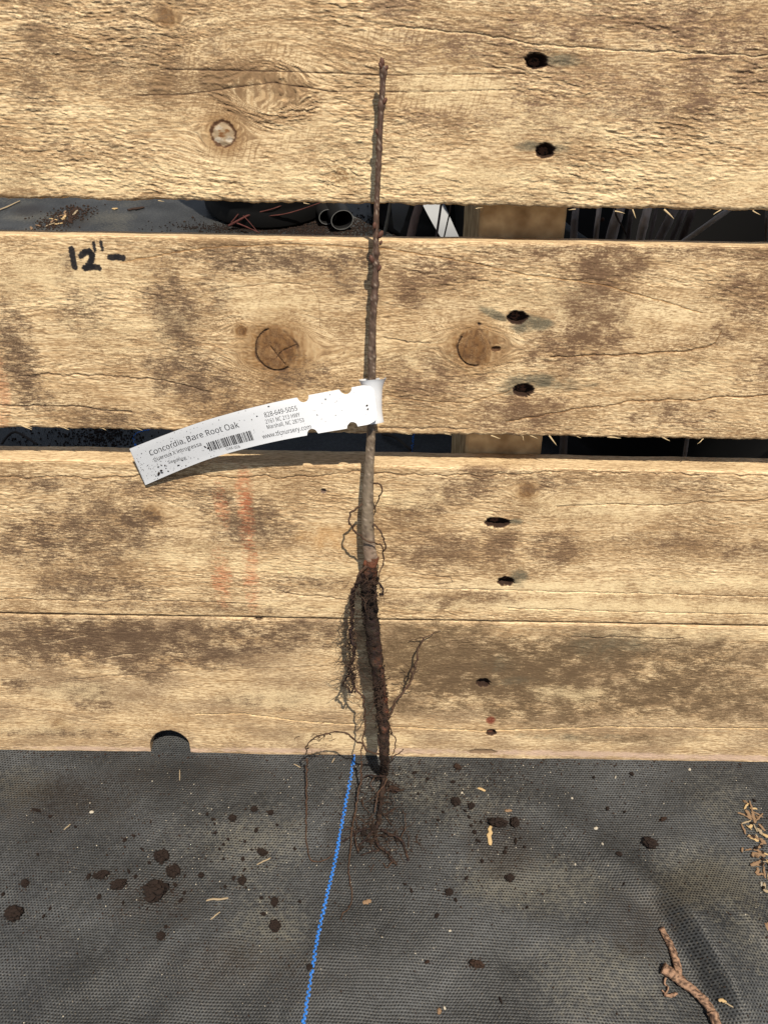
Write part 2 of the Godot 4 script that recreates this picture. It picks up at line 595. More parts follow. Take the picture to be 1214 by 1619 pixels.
func cell(s: float) -> float:
	return absf(sin(s * PI))

func make_ground() -> void:
	var W := 2000
	var H := 1000
	var rgb := PackedByteArray()
	rgb.resize(W * H * 3)
	var lift := PackedFloat32Array()
	lift.resize(W * H)
	var dust := noise(910, FastNoiseLite.TYPE_SIMPLEX_SMOOTH, 4)
	var spk := noise(911, FastNoiseLite.TYPE_SIMPLEX_SMOOTH, 2)
	var slack := noise(912, FastNoiseLite.TYPE_SIMPLEX_SMOOTH, 2)
	var fine := noise(913)
	# ragged films of dry silt lying on the cloth: x, z, rx, rz, strength
	var films := [[35, 24.5, 55.0, 22.0, 0.55], [97.9, 73.7, 45.0, 18.0, 0.6], [180, 75.9, 38.0, 22.0, 0.7], [200.4, 101.7, 22.0, 16.0, 0.55], [-84.5, 55.3, 34.0, 30.0, 0.35], [-220, 26.9, 18.0, 14.0, 0.5], [213.7, 23.5, 24.0, 18.0, 0.45], [126.6, 126.8, 60.0, 20.0, 0.3], [-56.5, 105.6, 22.0, 20.0, 0.35]]
	var damp := [[-117.6, 17, 48.0, 12.0, 0.6], [-194.5, 34.4, 40.0, 18.0, 0.45], [-121.9, 87.3, 26.0, 14.0, 0.5], [-70.9, 123.9, 50.0, 14.0, 0.4], [74.9, 52.7, 22.0, 18.0, 0.6], [0.6, 53.9, 26.0, 20.0, 0.5], [144.7, 89.8, 22.0, 20.0, 0.5]]
	for j in H:
		var z := j * 0.28 - 80.0
		for i in W:
			var x := i * 0.28 - 280.0
			var sz := (z + 0.9 * slack.get_noise_2d(x * 0.02 + 50.0, z * 0.03) - x * 0.02) / 1.4
			var row := floorf(sz)
			var sx := (x + 0.9 * slack.get_noise_2d(x * 0.02, z * 0.03) + z * 0.1) / 1.8 + 0.5 * (int(row) & 1)
			var col_id := floorf(sx)
			var cx := sx - col_id - 0.5
			var cz := sz - row - 0.5
			# gaps where the tapes cross, tapes arching between them
			var jit := fine.get_noise_2d(col_id * 3.7, row * 5.3)
			var gap := sqrt(cx * cx * 1.1 + cz * cz * 1.5)
			var hole := 1.0 - smoothstep(0.21 + 0.09 * jit, 0.41 + 0.10 * jit, gap)
			var y := smoothstep(0.12, 0.5, gap)
			y += 0.10 * fine.get_noise_2d(x * 1.3, z * 1.3)
			lift[j * W + i] = y
			var d := dust.get_noise_2d(x * 0.011, z * 0.015)
			var g := spk.get_noise_2d(x * 0.22, z * 0.3)
			var tone := 0.238 + 0.09 * d + 0.045 * g + 0.035 * jit
			var col := Color(tone * 0.96, tone * 0.985, tone * 1.01)
			for f in films:
				var q: float = pow((x - f[0]) / f[2], 2.0) + pow((z - f[1]) / f[3], 2.0)
				if q < 1.6:
					var k: float = smoothstep(0.0, 0.9, f[4] * (1.0 - q * 0.6) + 0.5 * d + 0.45 * g)
					col = col.lerp(Color(0.385, 0.37, 0.325), k * 0.62)
			for f in damp:
				var q: float = pow((x - f[0]) / f[2], 2.0) + pow((z - f[1]) / f[3], 2.0)
				if q < 1.6:
					var k: float = smoothstep(0.0, 0.9, f[4] * (1.0 - q * 0.6) + 0.5 * d + 0.5 * g)
					col = col.lerp(Color(0.145, 0.13, 0.122), k * 0.75)
			var sp := spk.get_noise_2d(x * 0.9 + 300.0, z * 0.9)
			if sp > 0.56:
				col = col.lerp(Color(0.50, 0.45, 0.37), clampf((sp - 0.56) * 6.0, 0.0, 0.8))
			elif sp < -0.57:
				col = col.lerp(Color(0.16, 0.12, 0.10), clampf((-0.57 - sp) * 6.0, 0.0, 0.8))
			col = col.lerp(Color(0.05, 0.048, 0.046), hole * 0.95)
			var o := (j * W + i) * 3
			rgb[o] = int(col.r * 255.0)
			rgb[o + 1] = int(col.g * 255.0)
			rgb[o + 2] = int(col.b * 255.0)
	var m := StandardMaterial3D.new()
	m.albedo_texture = ImageTexture.create_from_image(Image.create_from_data(W, H, false, Image.FORMAT_RGB8, rgb))
	m.heightmap_enabled = true
	m.heightmap_texture = ImageTexture.create_from_image(Image.create_from_data(W, H, false, Image.FORMAT_RF, lift.to_byte_array()))
	m.heightmap_scale = 0.02
	m.roughness = 0.44
	m.metallic_specular = 0.32
	M.fabric = m
	var xs := []
	var zs := []
	var x := -3000.0
	while x < 3000.0:
		xs.append(x)
		x += 2.0 if absf(x + 1.0) < 290.0 else clampf((absf(x) - 285.0) * 0.25, 6.0, 400.0)
	xs.append(3000.0)
	var z := -4000.0
	while z < 1500.0:
		zs.append(z)
		z += 2.0 if z > -60.0 and z < 190.0 else clampf(maxf(-60.0 - z, z - 190.0) * 0.25, 6.0, 400.0)
	zs.append(1500.0)
	var mb := Mb.new()
	for q: float in zs:
		for p: float in xs:
			mb.v.append(Vector3(p, ground_y(p, q), q) * MM)
			mb.uv.append(Vector2((p + 280.0) / 560.0, (q + 80.0) / 280.0))
	mb.grid(zs.size(), xs.size(), 0)
	var g := put("ground", mb.mesh(), m)
	g.set_meta("kind", "structure")
	g.set_meta("label", "charcoal woven landscape fabric covering the ground")
	# blue marker yarn woven into the cloth: short floats, alternating from side to side
	M.blue = plain(Color(0.013, 0.12, 0.42), 0.5)
	blue_yarn([Vector2(-14.4, -15.1), Vector2(-16.3, 1.7), Vector2(-21.8, 43.1), Vector2(-25.2, 68.7), Vector2(-31.2, 102.1), Vector2(-36.1, 145.6), Vector2(-41.0, 180.0)], g, 1.0)
	blue_yarn([Vector2(27.0, -340.0), Vector2(23.5, -290.0), Vector2(9.0, -180.0)], g, 1.0)
	blue_yarn([Vector2(-218.5, -323.3), Vector2(-227.4, -301.2), Vector2(-150.0, -200.0)], g, 0.8)

func blue_yarn(pts: Array, parent: Node3D, wide: float) -> void:
	var mb := Mb.new()
	var path := []
	for p in pts:
		path.append(Vector3(p.x, 0, p.y))
	path = curve(path, 1.32)
	for i in path.size() - 1:
		var a: Vector3 = path[i]
		var d: Vector3 = (path[i + 1] - a).normalized()
		var side := Vector3(d.z, 0, -d.x)
		var off := (0.40 if i % 2 else -0.40) + rng.randf_range(-0.22, 0.22)
		if rng.randf() < 0.05:
			continue
		var c := a + side * off
		var hl := rng.randf_range(0.72, 0.98)
		var hw := rng.randf_range(0.45, 0.78) * wide
		var at := mb.v.size()
		for r in 5:
			for k in 5:
				var s := (r - 2) / 2.0
				var t := (k - 2) / 2.0
				var q := c + d * s * hl + side * t * hw * (1.0 - 0.25 * s * s)
				mb.v.append(Vector3(q.x, ground_y(q.x, q.z) + 0.08 + 0.34 * (1.0 - s * s) * (1.0 - t * t * 0.7), q.z) * MM)
				mb.uv.append(Vector2(s, t))
		mb.grid(5, 5, at, true)
	var o := put("blue_yarn", mb.mesh(), M.blue, parent)
	o.set_meta("label", "dashed bright blue marker yarn")

# ------------------------------------------------------------------ the pallet

func splinters(p: MeshInstance3D, list: Array, sd: int) -> void:
	# pale slivers torn loose along a board's lower edge: [u, v, length, turn]
	var r := RandomNumberGenerator.new()
	r.seed = sd
	for s in list:
		var mb := Mb.new()
		var a := deg_to_rad(s[3])
		var d := Vector3(cos(a), sin(a), 0.0)
		var path := []
		var bend := r.randf_range(-0.12, 0.12)
		for k in 5:
			var t := k / 4.0
			path.append((Vector3(s[0], s[1], -0.6) + d * s[2] * t + Vector3(0, bend * s[2] * t * t, r.randf_range(0.2, 1.6) * t)) * MM)
		var w: float = clampf(s[2] * 0.065, 0.2, 0.5) * MM
		tube(mb, path, func(t): return w * (1.0 - 0.85 * t * t), 5)
		put("splinter", mb.mesh(), M.sliver, p)

func nail(p: Node3D, u: float, v: float, depth: float) -> void:
	var mb := Mb.new()
	for r in 5:
		for k in 13:
			var a := TAU * (k % 12) / 12.0
			var rad: float = [0.0, 2.0, 2.7, 2.8, 2.8][r]
			mb.v.append(Vector3(u + rad * cos(a), v + rad * sin(a), [depth, depth - 0.05, depth - 0.3, depth - 0.8, depth - 3.0][r]) * MM)
			mb.uv.append(Vector2(k, r))
	mb.grid(5, 13, 0, true)
	put("nail_head", mb.mesh(), M.rust, p)

func make_pallet() -> void:
	var pal := base("wooden_pallet", Vector3.ZERO)
	pal.rotation_degrees.x = -LEAN
	tag(pal, "weathered wooden pallet of rough sawn boards leaning back behind the seedling", "pallet")
	M.sliver = plain(Color(0.50, 0.38, 0.22), 0.7)
	M.rust = plain(Color(0.13, 0.055, 0.03), 0.85)
	var HOLE := Color(0.17, 0.11, 0.08)

	# --- lowest board
	var w4 := make_wood(41, -2.0, 101.2, 0.40, [[-199.8, 21.1, 4.0, 0.5, 0.4]], [[-167.8, 38.9, 60.0, 16.0], [-58.7, 46, 60.0, 12.0], [39.3, 13.5, 160.0, 6.0]], 0.35)
	stain(w4, [[-202.9, 82.4, 34.0, 17.0, 1.0], [-158, 83.3, 40.0, 18.0, 1.1], [-120, 90.7, 50.0, 9.0, 0.9], [-49.5, 92.1, 40.0, 10.0, 0.7], [-102.7, 75.4, 26.0, 10.0, 0.95], [-141.7, 63.2, 16.0, 9.0, 0.6], [-178.8, 43.5, 16.0, 11.0, 0.7, -30.0], [-68.5, 82.9, 22.0, 9.0, 0.5], [-216.3, 49.9, 16.0, 6.0, 0.5], [-70.6, 40.9, 24.0, 6.0, 0.45], [-195, 13.6, 44.0, 3.5, 0.45]], SOIL, 300, 0.9, 0.85)
	stain(w4, [[32.6, 75.9, 46.0, 26.0, 1.15], [94.4, 58.6, 60.0, 24.0, 0.95], [151.8, 82.8, 50.0, 14.0, 0.8], [191.2, 51.1, 60.0, 16.0, 0.8], [74.6, 67.5, 44.0, 20.0, 1.0], [111.3, 77.4, 40.0, 18.0, 0.9], [170.9, 57.8, 44.0, 16.0, 0.85, 25.0], [204.7, 79.3, 30.0, 12.0, 0.6], [100.7, 34.8, 44.0, 9.0, 0.75], [18.6, 42.8, 26.0, 10.0, 0.7], [216.2, 42, 30.0, 9.0, 0.6], [158.1, 16, 40.0, 4.0, 0.5], [44.9, 57.6, 30.0, 10.0, 0.8]], Color(0.375, 0.305, 0.225), 310, 0.8, 0.86)
	stain(w4, [[132.5, 86.9, 24.0, 10.0, 0.7], [79.1, 59.3, 14.0, 3.5, 0.9], [70.5, 72.1, 10.0, 6.0, 0.5], [118.3, 17.7, 30.0, 3.0, 0.5]], IRON, 320, 0.6, 0.55)
	stain(w4, [[-160.8, 1.6, 60.0, 2.0, 1.1], [-72.4, 2.9, 40.0, 2.2, 1.0], [119.9, 4, 70.0, 2.4, 1.2], [212.2, 2.8, 50.0, 2.4, 1.2], [23.7, 4, 30.0, 2.5, 1.0]], Color(0.72, 0.62, 0.55), 330, 0.4, 0.8)
	stain(w4, [[68, 29.2, 2.8, 2.8, 1.6]], Color(0.42, 0.20, 0.14), 335, 0.3, 0.8)
	crack(w4, [Vector2(-114.1, 30.3), Vector2(-86.7, 31.4), Vector2(-47.7, 26.2), Vector2(15.2, 22.6), Vector2(62.6, 21.1), Vector2(140.9, 25.7), Vector2(240.5, 26.8), Vector2(290.0, 16.0)], 0.7, 0.8, Color(0.80, 0.70, 0.52), 0.7, 0.25)
	crack(w4, [Vector2(109.7, 91.7), Vector2(176.2, 92.2)], 0.5, 0.7, SOIL, 0.8)
	crack(w4, [Vector2(-199.5, 80.7), Vector2(-172.3, 87.5)], 0.5, 0.4, PALE, 0.6)
	crack(w4, [Vector2(-175, 68.9), Vector2(-142.1, 76)], 0.5, 0.5, PALE, 0.6)
	crack(w4, [Vector2(-188.5, 55.7), Vector2(-115, 63.7)], 0.5, 0.4, SOIL, 0.6)
	crack(w4, [Vector2(-234.8, 33.7), Vector2(-204, 31.4), Vector2(-173.7, 24.1)], 0.5, 0.3, BROWN, 0.6)
	crack(w4, [Vector2(-103.6, 63.9), Vector2(-16.2, 69.4)], 0.4, 0.3, SOIL, 0.4)
	stain(w4, [[-186.1, 45.8, 26.0, 7.0, 0.9], [-62.7, 43.5, 34.0, 8.0, 0.9], [114.4, 50.5, 26.0, 6.0, 0.8], [-214.1, 18.3, 30.0, 6.0, 0.6], [-16.3, 12.3, 40.0, 6.0, 0.8], [183.2, 94.5, 60.0, 5.0, 0.7]], Color(0.87, 0.79, 0.63), 350, 0.8, 0.55)
	pit(w4, [61.3, 57.9, 4.0, 3.2, 5.0], HOLE, 340)
	pit(w4, [69, 19.7, 3.0, 2.4, 4.0], HOLE, 341)
	pit(w4, [-71.9, 101.7, 2.4, 1.4, 2.0], SOIL, 342)
	pit(w4, [64.5, 4.8, 9.0, 1.8, 1.0], Color(0.45, 0.37, 0.29), 343)
	var p4 := put("plank", plank_mesh(w4, -2.0, 101.2, 0.5, Vector3(-132.6, 4.2, 12.6)), wood_material(w4), pal)
	p4.set_meta("label", "lowest board, stained grey brown, with a half-round notch in its lower edge")
	nail(p4, 68.6, 20.2, -2.6)

	# --- third board from the top, resting on the lowest
	var w3 := make_wood(31, 102.0, 197.6, 0.62, [[-126.2, 167.5, 4.5, 0.8, 0.5], [75.9, 184.7, 4.0, 0.9, 0.7]], [[-30.1, 154.7, 18.0, 9.0], [124.5, 119.1, 150.0, 12.0], [133.8, 176.8, 70.0, 8.0], [-176.4, 109.1, 90.0, 5.0]])
	stain(w3, [[-158.8, 156.2, 36.0, 20.0, 0.75], [-195.1, 147.7, 22.0, 14.0, 0.7], [-133.5, 163.6, 12.0, 7.0, 0.9], [-71.5, 161.7, 24.0, 14.0, 0.8], [-170.9, 121.8, 28.0, 10.0, 0.85], [-185.3, 184, 28.0, 5.0, 0.55], [-127.8, 183.2, 20.0, 6.0, 0.5], [-94.5, 176.4, 12.0, 10.0, 0.4], [-138.9, 118.3, 14.0, 5.0, 0.75], [-48.5, 124.2, 22.0, 5.0, 0.5], [-111, 108.2, 60.0, 3.0, 0.5]], SOIL, 400, 1.0, 0.8)
	stain(w3, [[29.5, 147.9, 22.0, 13.0, 0.85], [64.3, 150.6, 12.0, 12.0, 0.9], [38.1, 182.5, 26.0, 9.0, 0.75, 20.0], [50.8, 195.5, 16.0, 5.0, 0.8], [95.8, 151.1, 15.0, 11.0, 0.85], [14.7, 170.9, 12.0, 8.0, 0.5], [158.2, 154.3, 34.0, 6.0, 0.5], [200.7, 151.1, 18.0, 8.0, 0.55], [165.8, 188.5, 18.0, 7.0, 0.5], [84.9, 188.9, 14.0, 5.0, 0.6], [56.1, 117.8, 18.0, 7.0, 0.6], [23.7, 113, 22.0, 6.0, 0.55]], Color(0.385, 0.30, 0.225), 410, 1.0, 0.82)
	stain(w3, [[-88, 172.8, 3.4, 12.0, 0.8, 6.0], [-75.1, 182.3, 4.2, 13.0, 0.9, -4.0], [-75, 161.6, 4.0, 16.0, 0.75], [-91.3, 127.5, 5.0, 16.0, 0.85, 2.0], [-74.6, 131.9, 4.0, 22.0, 0.65]], CHALK, 420, 1.5, 0.36)
	stain(w3, [[75.9, 130.7, 5.0, 6.0, 1.2], [71.7, 166.2, 4.0, 1.6, 1.0]], IRON, 425, 0.6, 0.8)
	stain(w3, [[-30.1, 154.7, 17.0, 8.0, 0.8]], Color(0.70, 0.53, 0.34), 426, 0.4, 0.5)
	crack(w3, [Vector2(-205, 186.6), Vector2(-161, 187.8), Vector2(-100.1, 190.3), Vector2(-43, 189.5), Vector2(-16.1, 193.2), Vector2(51, 193), Vector2(90.8, 196.2), Vector2(202.5, 195.7)], 0.6, 0.6, BROWN, 0.75, 0.9)
	crack(w3, [Vector2(93, 176.1), Vector2(154, 178.3), Vector2(205.6, 181.9), Vector2(300.0, 180.0)], 0.6, 0.5, BROWN, 0.7, 0.6)
	crack(w3, [Vector2(-219.7, 111.2), Vector2(-125.1, 112.2), Vector2(-67.1, 110.8)], 0.5, 0.5, SOIL, 0.7, 0.5)
	crack(w3, [Vector2(-63, 119.7), Vector2(-1.7, 112.5)], 0.5, 0.5, SOIL, 0.6, 0.8)
	crack(w3, [Vector2(1.8, 123.1), Vector2(88.1, 122.6), Vector2(219.3, 121)], 0.6, 0.55, PALE, 0.6, 0.4)
	crack(w3, [Vector2(71.1, 110.9), Vector2(144, 109.8), Vector2(221.9, 109.6)], 0.5, 0.6, BROWN, 0.6, 0.3)
	crack(w3, [Vector2(30.2, 131), Vector2(38.1, 130.4), Vector2(39.3, 127.1), Vector2(29.7, 125.7)], 0.5, 0.5, SOIL, 0.8, 0.1)
	stain(w3, [[143.4, 113.2, 110.0, 6.0, 1.0], [105.8, 125, 60.0, 5.0, 0.9], [183.6, 130.7, 60.0, 6.0, 0.8], [-44.6, 134.5, 40.0, 5.0, 0.8], [11.1, 178.3, 26.0, 6.0, 0.7], [116.8, 176.5, 40.0, 7.0, 0.7], [-107.9, 141.4, 34.0, 8.0, 0.6], [-16.2, 110.1, 60.0, 3.0, 0.8]], Color(0.87, 0.79, 0.63), 440, 0.8, 0.6)
	pit(w3, [61.5, 165.3, 6.6, 2.9, 6.0], HOLE, 430)
	pit(w3, [69.3, 128.5, 4.4, 3.0, 6.0], HOLE, 431)
	pit(w3, [-32.7, 182.4, 1.4, 1.4, 1.5], Color(0.38, 0.31, 0.27), 432)
	var p3 := put("plank", plank_mesh(w3, 102.0, 197.6, 0.35), wood_material(w3), pal)
	p3.set_meta("label", "board above the lowest, with two faint red chalk streaks")
	nail(p3, 60.5, 164.5, -5.0)
	nail(p3, 68.6, 128.1, -5.2)

	# --- second board, with the marker note
	var w2 := make_wood(21, 215.4, 310.4, 0.62, [[-54.5, 258.3, 10.5, 1.0], [43.2, 260.9, 8.5, 1.0], [-71.1, 267, 2.6, 1.0]], [[-58.6, 282.1, 26.0, 11.0], [-138.7, 296.9, 60.0, 6.0], [121.7, 277.5, 52.0, 16.0], [32.9, 279.1, 20.0, 8.0]])
	stain(w2, [[-104.8, 276.8, 11.0, 20.0, 0.95, 12.0], [-98.7, 242.5, 20.0, 16.0, 0.85, -20.0], [-183.1, 253.9, 9.0, 24.0, 0.9], [-177, 231.3, 8.0, 8.0, 0.6], [-147.3, 279.2, 12.0, 14.0, 0.5], [-54.7, 301.1, 42.0, 7.0, 0.65], [-82.8, 284.7, 8.0, 8.0, 0.5], [-142.9, 221.8, 24.0, 5.0, 0.5], [-41.4, 243.5, 18.0, 10.0, 0.4], [-67.7, 228.2, 26.0, 6.0, 0.5], [-151.7, 299.6, 6.0, 4.0, 0.5], [-16, 293.1, 12.0, 14.0, 0.4]], SOIL, 500, 1.0, 0.82)
	stain(w2, [[103.4, 299.3, 20.0, 11.0, 0.95], [96.7, 277.1, 15.0, 20.0, 0.95, 30.0], [82.9, 263.1, 16.0, 8.0, 0.8, 20.0], [112.5, 266.7, 7.0, 10.0, 0.6], [17, 295.1, 14.0, 9.0, 0.7], [8.3, 284.7, 8.0, 6.0, 0.85], [68, 227.2, 22.0, 10.0, 0.9, 10.0], [22.1, 244.6, 24.0, 12.0, 0.6], [171.6, 287.3, 14.0, 16.0, 0.6], [184.2, 250.5, 10.0, 10.0, 0.5], [75.9, 306, 30.0, 5.0, 0.5], [152.6, 307.2, 30.0, 5.0, 0.5], [145.4, 228.5, 20.0, 8.0, 0.5], [160.1, 269, 8.0, 5.0, 0.6], [31.9, 296.7, 12.0, 6.0, 0.5], [109.8, 252.5, 34.0, 6.0, 0.5]], Color(0.385, 0.295, 0.22), 510, 1.0, 0.88)
	stain(w2, [[51.4, 277.3, 8.0, 1.9, 1.2, -20.0], [71.6, 273.7, 9.0, 3.2, 1.3, -12.0], [64.8, 271.1, 6.0, 2.6, 1.1], [72.8, 244.8, 12.0, 3.6, 0.9], [88.9, 243.1, 14.0, 3.0, 0.6], [62, 241.3, 6.0, 4.0, 0.7]], IRON, 520, 0.25, 0.85)
	stain(w2, [[-193.8, 237.6, 3.0, 16.0, 1.0], [-197.7, 214, 4.0, 8.0, 0.8]], CHALK, 525, 1.2, 0.22)
	crack(w2, [Vector2(-126.5, 298.5), Vector2(-105.2, 302.6), Vector2(-84.1, 305.7), Vector2(-51.4, 307.7), Vector2(-2, 306.5), Vector2(37.7, 301.1), Vector2(64.9, 296.1), Vector2(101.4, 292), Vector2(129.6, 285.1), Vector2(151.9, 279.5)], 0.5, 0.35, Color(0.55, 0.40, 0.24), 0.75, 0.3)
	crack(w2, [Vector2(81.1, 256.5), Vector2(109.1, 258.2), Vector2(146.2, 260.1), Vector2(161, 264.4), Vector2(162.9, 270.6)], 0.7, 0.6, Color(0.46, 0.34, 0.22), 0.75, 0.5)
	crack(w2, [Vector2(61.9, 222.7), Vector2(93.7, 229.3), Vector2(125.1, 234.8), Vector2(156.9, 236.4), Vector2(192.8, 239), Vector2(260.0, 238.0)], 0.7, 0.5, Color(0.46, 0.34, 0.22), 0.75, 0.6)
	crack(w2, [Vector2(-1, 236), Vector2(22.5, 232.8), Vector2(41.8, 232.8), Vector2(60.7, 238), Vector2(69.8, 242.8)], 0.5, 0.4, Color(0.46, 0.34, 0.22), 0.6, 0.5)
	crack(w2, [Vector2(-184.5, 243.3), Vector2(-146.2, 244.3), Vector2(-121, 242.8), Vector2(-89.7, 236.8)], 0.6, 0.5, SOIL, 0.7, 0.7)
	crack(w2, [Vector2(-197.2, 227), Vector2(-158.4, 227), Vector2(-129.6, 224.4)], 0.6, 0.6, SOIL, 0.75, 0.4)
	crack(w2, [Vector2(-1.4, 264.5), Vector2(21.4, 262.1)], 0.5, 0.5, SOIL, 0.6, 0.8)
	crack(w2, [Vector2(-3, 218.8), Vector2(42.7, 218.9)], 0.6, 0.5, SOIL, 0.7, 0.6)
	crack(w2, [Vector2(-85.7, 285.5), Vector2(-76.5, 287.4), Vector2(-55.2, 290.1), Vector2(-37.1, 289.2), Vector2(-33, 282.5), Vector2(-33, 268.9)], 0.4, 0.3, BROWN, 0.5, 0.3)
	var arc := []
	for k in 15:
		var a := lerpf(1.9, 5.3, k / 14.0)
		arc.append(Vector2(-54.5, 258.3) + Vector2(cos(a) * 10.2, sin(a) * 10.6))
	crack(w2, arc, 0.7, 0.9, Color(0.17, 0.11, 0.07), 0.9, 0.1)
	crack(w2, [Vector2(-54.6, 254.2), Vector2(-51.7, 257.4), Vector2(-44.1, 261)], 0.5, 0.6, Color(0.2, 0.13, 0.08), 0.8, 0.2)
	crack(w2, [Vector2(-57.2, 259.8), Vector2(-53.7, 255.1), Vector2(-50.1, 250.4)], 0.5, 0.6, Color(0.2, 0.13, 0.08), 0.7, 0.2)
	var arc2 := []
	for k in 12:
		var a := lerpf(2.5, 4.9, k / 11.0)
		arc2.append(Vector2(43.9, 260.6) + Vector2(cos(a) * 9.0, sin(a) * 8.8))
	crack(w2, arc2, 0.7, 0.9, Color(0.17, 0.11, 0.07), 0.9, 0.1)
	stain(w2, [[-157.6, 290.8, 44.0, 14.0, 0.8], [-127.4, 267.3, 30.0, 12.0, 0.7], [68.9, 285.6, 28.0, 9.0, 0.8], [141.8, 249.8, 40.0, 9.0, 0.7], [-16, 230.8, 30.0, 8.0, 0.6], [9, 257.1, 24.0, 10.0, 0.6], [-58.6, 282.1, 24.0, 9.0, 0.7], [121.7, 277.5, 36.0, 8.0, 0.5]], Color(0.87, 0.79, 0.63), 540, 0.8, 0.5)
	pit(w2, [62.8, 275.7, 4.8, 3.1, 6.0], HOLE, 530)
	pit(w2, [69.2, 239.5, 5.0, 3.2, 6.0], HOLE, 531)
	pit(w2, [44.6, 272.3, 0.8, 0.8, 1.2], SOIL, 532)
	pit(w2, [53.5, 260.4, 2.2, 1.3, 1.2], Color(0.3, 0.2, 0.12), 533)
	stroke(w2, [Vector2(-148.6, 304.1), Vector2(-148.4, 295.9)], 2.7)
	stroke(w2, [Vector2(-144.6, 301.1), Vector2(-142.6, 302.8), Vector2(-140.2, 303.1), Vector2(-139.2, 301.5), Vector2(-139.9, 298.9), Vector2(-143.1, 295.4)], 2.8)
	stroke(w2, [Vector2(-143.6, 295.7), Vector2(-140, 296.3), Vector2(-137, 295.8)], 2.7)
	stroke(w2, [Vector2(-137.8, 307.1), Vector2(-137.7, 303.5)], 1.4)
	stroke(w2, [Vector2(-134.4, 307.5), Vector2(-134.1, 303.8)], 1.4)
	stroke(w2, [Vector2(-131, 300.5), Vector2(-128, 300.8), Vector2(-125, 300.5)], 2.8)
	var p2 := put("plank", plank_mesh(w2, 215.4, 310.4, 0.9), wood_material(w2), pal)
	p2.set_meta("label", "board with black handwritten measure and two large knots")
	nail(p2, 62.5, 275.3, -5.2)
	nail(p2, 68.9, 239.2, -5.2)
	splinters(p2, [[-188.7, 217, 6.6, -24.0], [-186.2, 216.3, 4.0, -6.0], [-169.1, 216.9, 6.0, -20.0], [-166.5, 216.3, 3.4, -4.0], [-148.5, 216.6, 4.8, -22.0], [-130.5, 216.6, 5.2, -16.0], [30.4, 216, 3.8, -4.0], [54.7, 215.3, 5.2, -15.0], [71, 215.6, 2.6, -72.0], [74.9, 215.7, 4.4, -18.0], [84.7, 215.9, 6.4, -50.0], [142.2, 216.5, 5.6, -24.0], [164.7, 215.5, 4.0, 222.0], [98.5, 215.8, 3.0, -10.0], [114.9, 215.7, 7.0, -3.0], [10.1, 215.6, 4.0, -3.0]], 61)

	# --- uppermost board in view
	var w1 := make_wood(11, 326.2, 421.2, 0.95, [[-73.8, 353.8, 5.2, 1.2, 0.9], [-94.7, 397.2, 3.4, 0.9, 0.6], [-21.6, 336.9, 3.2, 0.9, 0.6], [-52.8, 371.8, 8.0, 1.2, 0.0]], [[25.1, 371.7, 30.0, 9.5], [-69.2, 350.6, 14.0, 12.0], [5.5, 391.4, 24.0, 3.0]], 0.0, [-55.9, 369.3, 35.0, 21.0])
	stain(w1, [[-149.5, 389.2, 9.0, 8.0, 0.95], [-153.8, 367.9, 9.0, 12.0, 0.6], [-112.9, 382.8, 46.0, 14.0, 0.5], [-147.6, 400.5, 12.0, 5.0, 0.7], [-100.2, 400.1, 20.0, 5.0, 0.6], [-139.8, 348.3, 14.0, 6.0, 0.3]], Color(0.42, 0.34, 0.26), 600, 1.3, 0.62)
	stain(w1, [[-2.7, 402.6, 12.0, 5.0, 0.8], [100.2, 399.5, 46.0, 8.0, 0.6], [135.8, 393.3, 26.0, 8.0, 0.7], [93.2, 373.9, 40.0, 14.0, 0.5], [143.9, 379.4, 24.0, 12.0, 0.75], [42.8, 391.9, 40.0, 6.0, 0.5], [21.7, 385.9, 30.0, 5.0, 0.45], [116.4, 365.8, 30.0, 7.0, 0.55], [20.1, 361.9, 26.0, 4.0, 0.4], [67.2, 361.4, 16.0, 10.0, 0.3]], Color(0.41, 0.32, 0.25), 610, 1.3, 0.64)
	stain(w1, [[72.9, 384.3, 9.0, 2.4, 1.0], [61.3, 351, 7.0, 2.0, 1.1], [74, 350.2, 6.0, 2.0, 0.7]], IRON, 620, 0.4, 0.75)
	crack(w1, [Vector2(-98.6, 378.3), Vector2(-53.8, 378.2), Vector2(-5, 377.5), Vector2(27.5, 378.2), Vector2(57.3, 378.9)], 0.34, 0.35, Color(0.17, 0.11, 0.07), 0.9, 0.1)
	crack(w1, [Vector2(-110.6, 368.1), Vector2(-87.2, 369.1), Vector2(-51.3, 374), Vector2(-26.8, 371), Vector2(-4.9, 371.1), Vector2(22.4, 371.7), Vector2(53.8, 372.9)], 0.34, 0.35, Color(0.17, 0.11, 0.07), 0.9, 0.1)
	crack(w1, [Vector2(-3.4, 394.7), Vector2(26.7, 394), Vector2(56.2, 390.3), Vector2(102, 387.7), Vector2(159.6, 386.7)], 0.7, 0.5, PALE, 0.7, 0.5)
	crack(w1, [Vector2(-164.4, 395.4), Vector2(-111.2, 396.6), Vector2(-77, 393), Vector2(-47.6, 397.5), Vector2(-3.4, 394.7)], 0.5, 0.15, BROWN, 0.4, 0.6)
	crack(w1, [Vector2(-122.3, 352.3), Vector2(-88.3, 357.1), Vector2(-77.1, 358.3)], 0.4, 0.2, SOIL, 0.3, 0.6)
	stain(w1, [[-141.8, 335.3, 70.0, 7.0, 0.9], [-56, 334, 60.0, 8.0, 0.8], [41.3, 335.5, 70.0, 9.0, 0.9], [132.3, 338.2, 60.0, 10.0, 0.8], [78.6, 359.1, 40.0, 8.0, 0.6], [-15.9, 350.1, 30.0, 12.0, 0.6], [25.1, 372.9, 26.0, 7.0, 0.9], [-129.9, 358.5, 40.0, 8.0, 0.5]], Color(0.87, 0.79, 0.63), 640, 0.9, 0.55)
	pit(w1, [61.4, 383.6, 4.6, 2.9, 7.0], HOLE, 630)
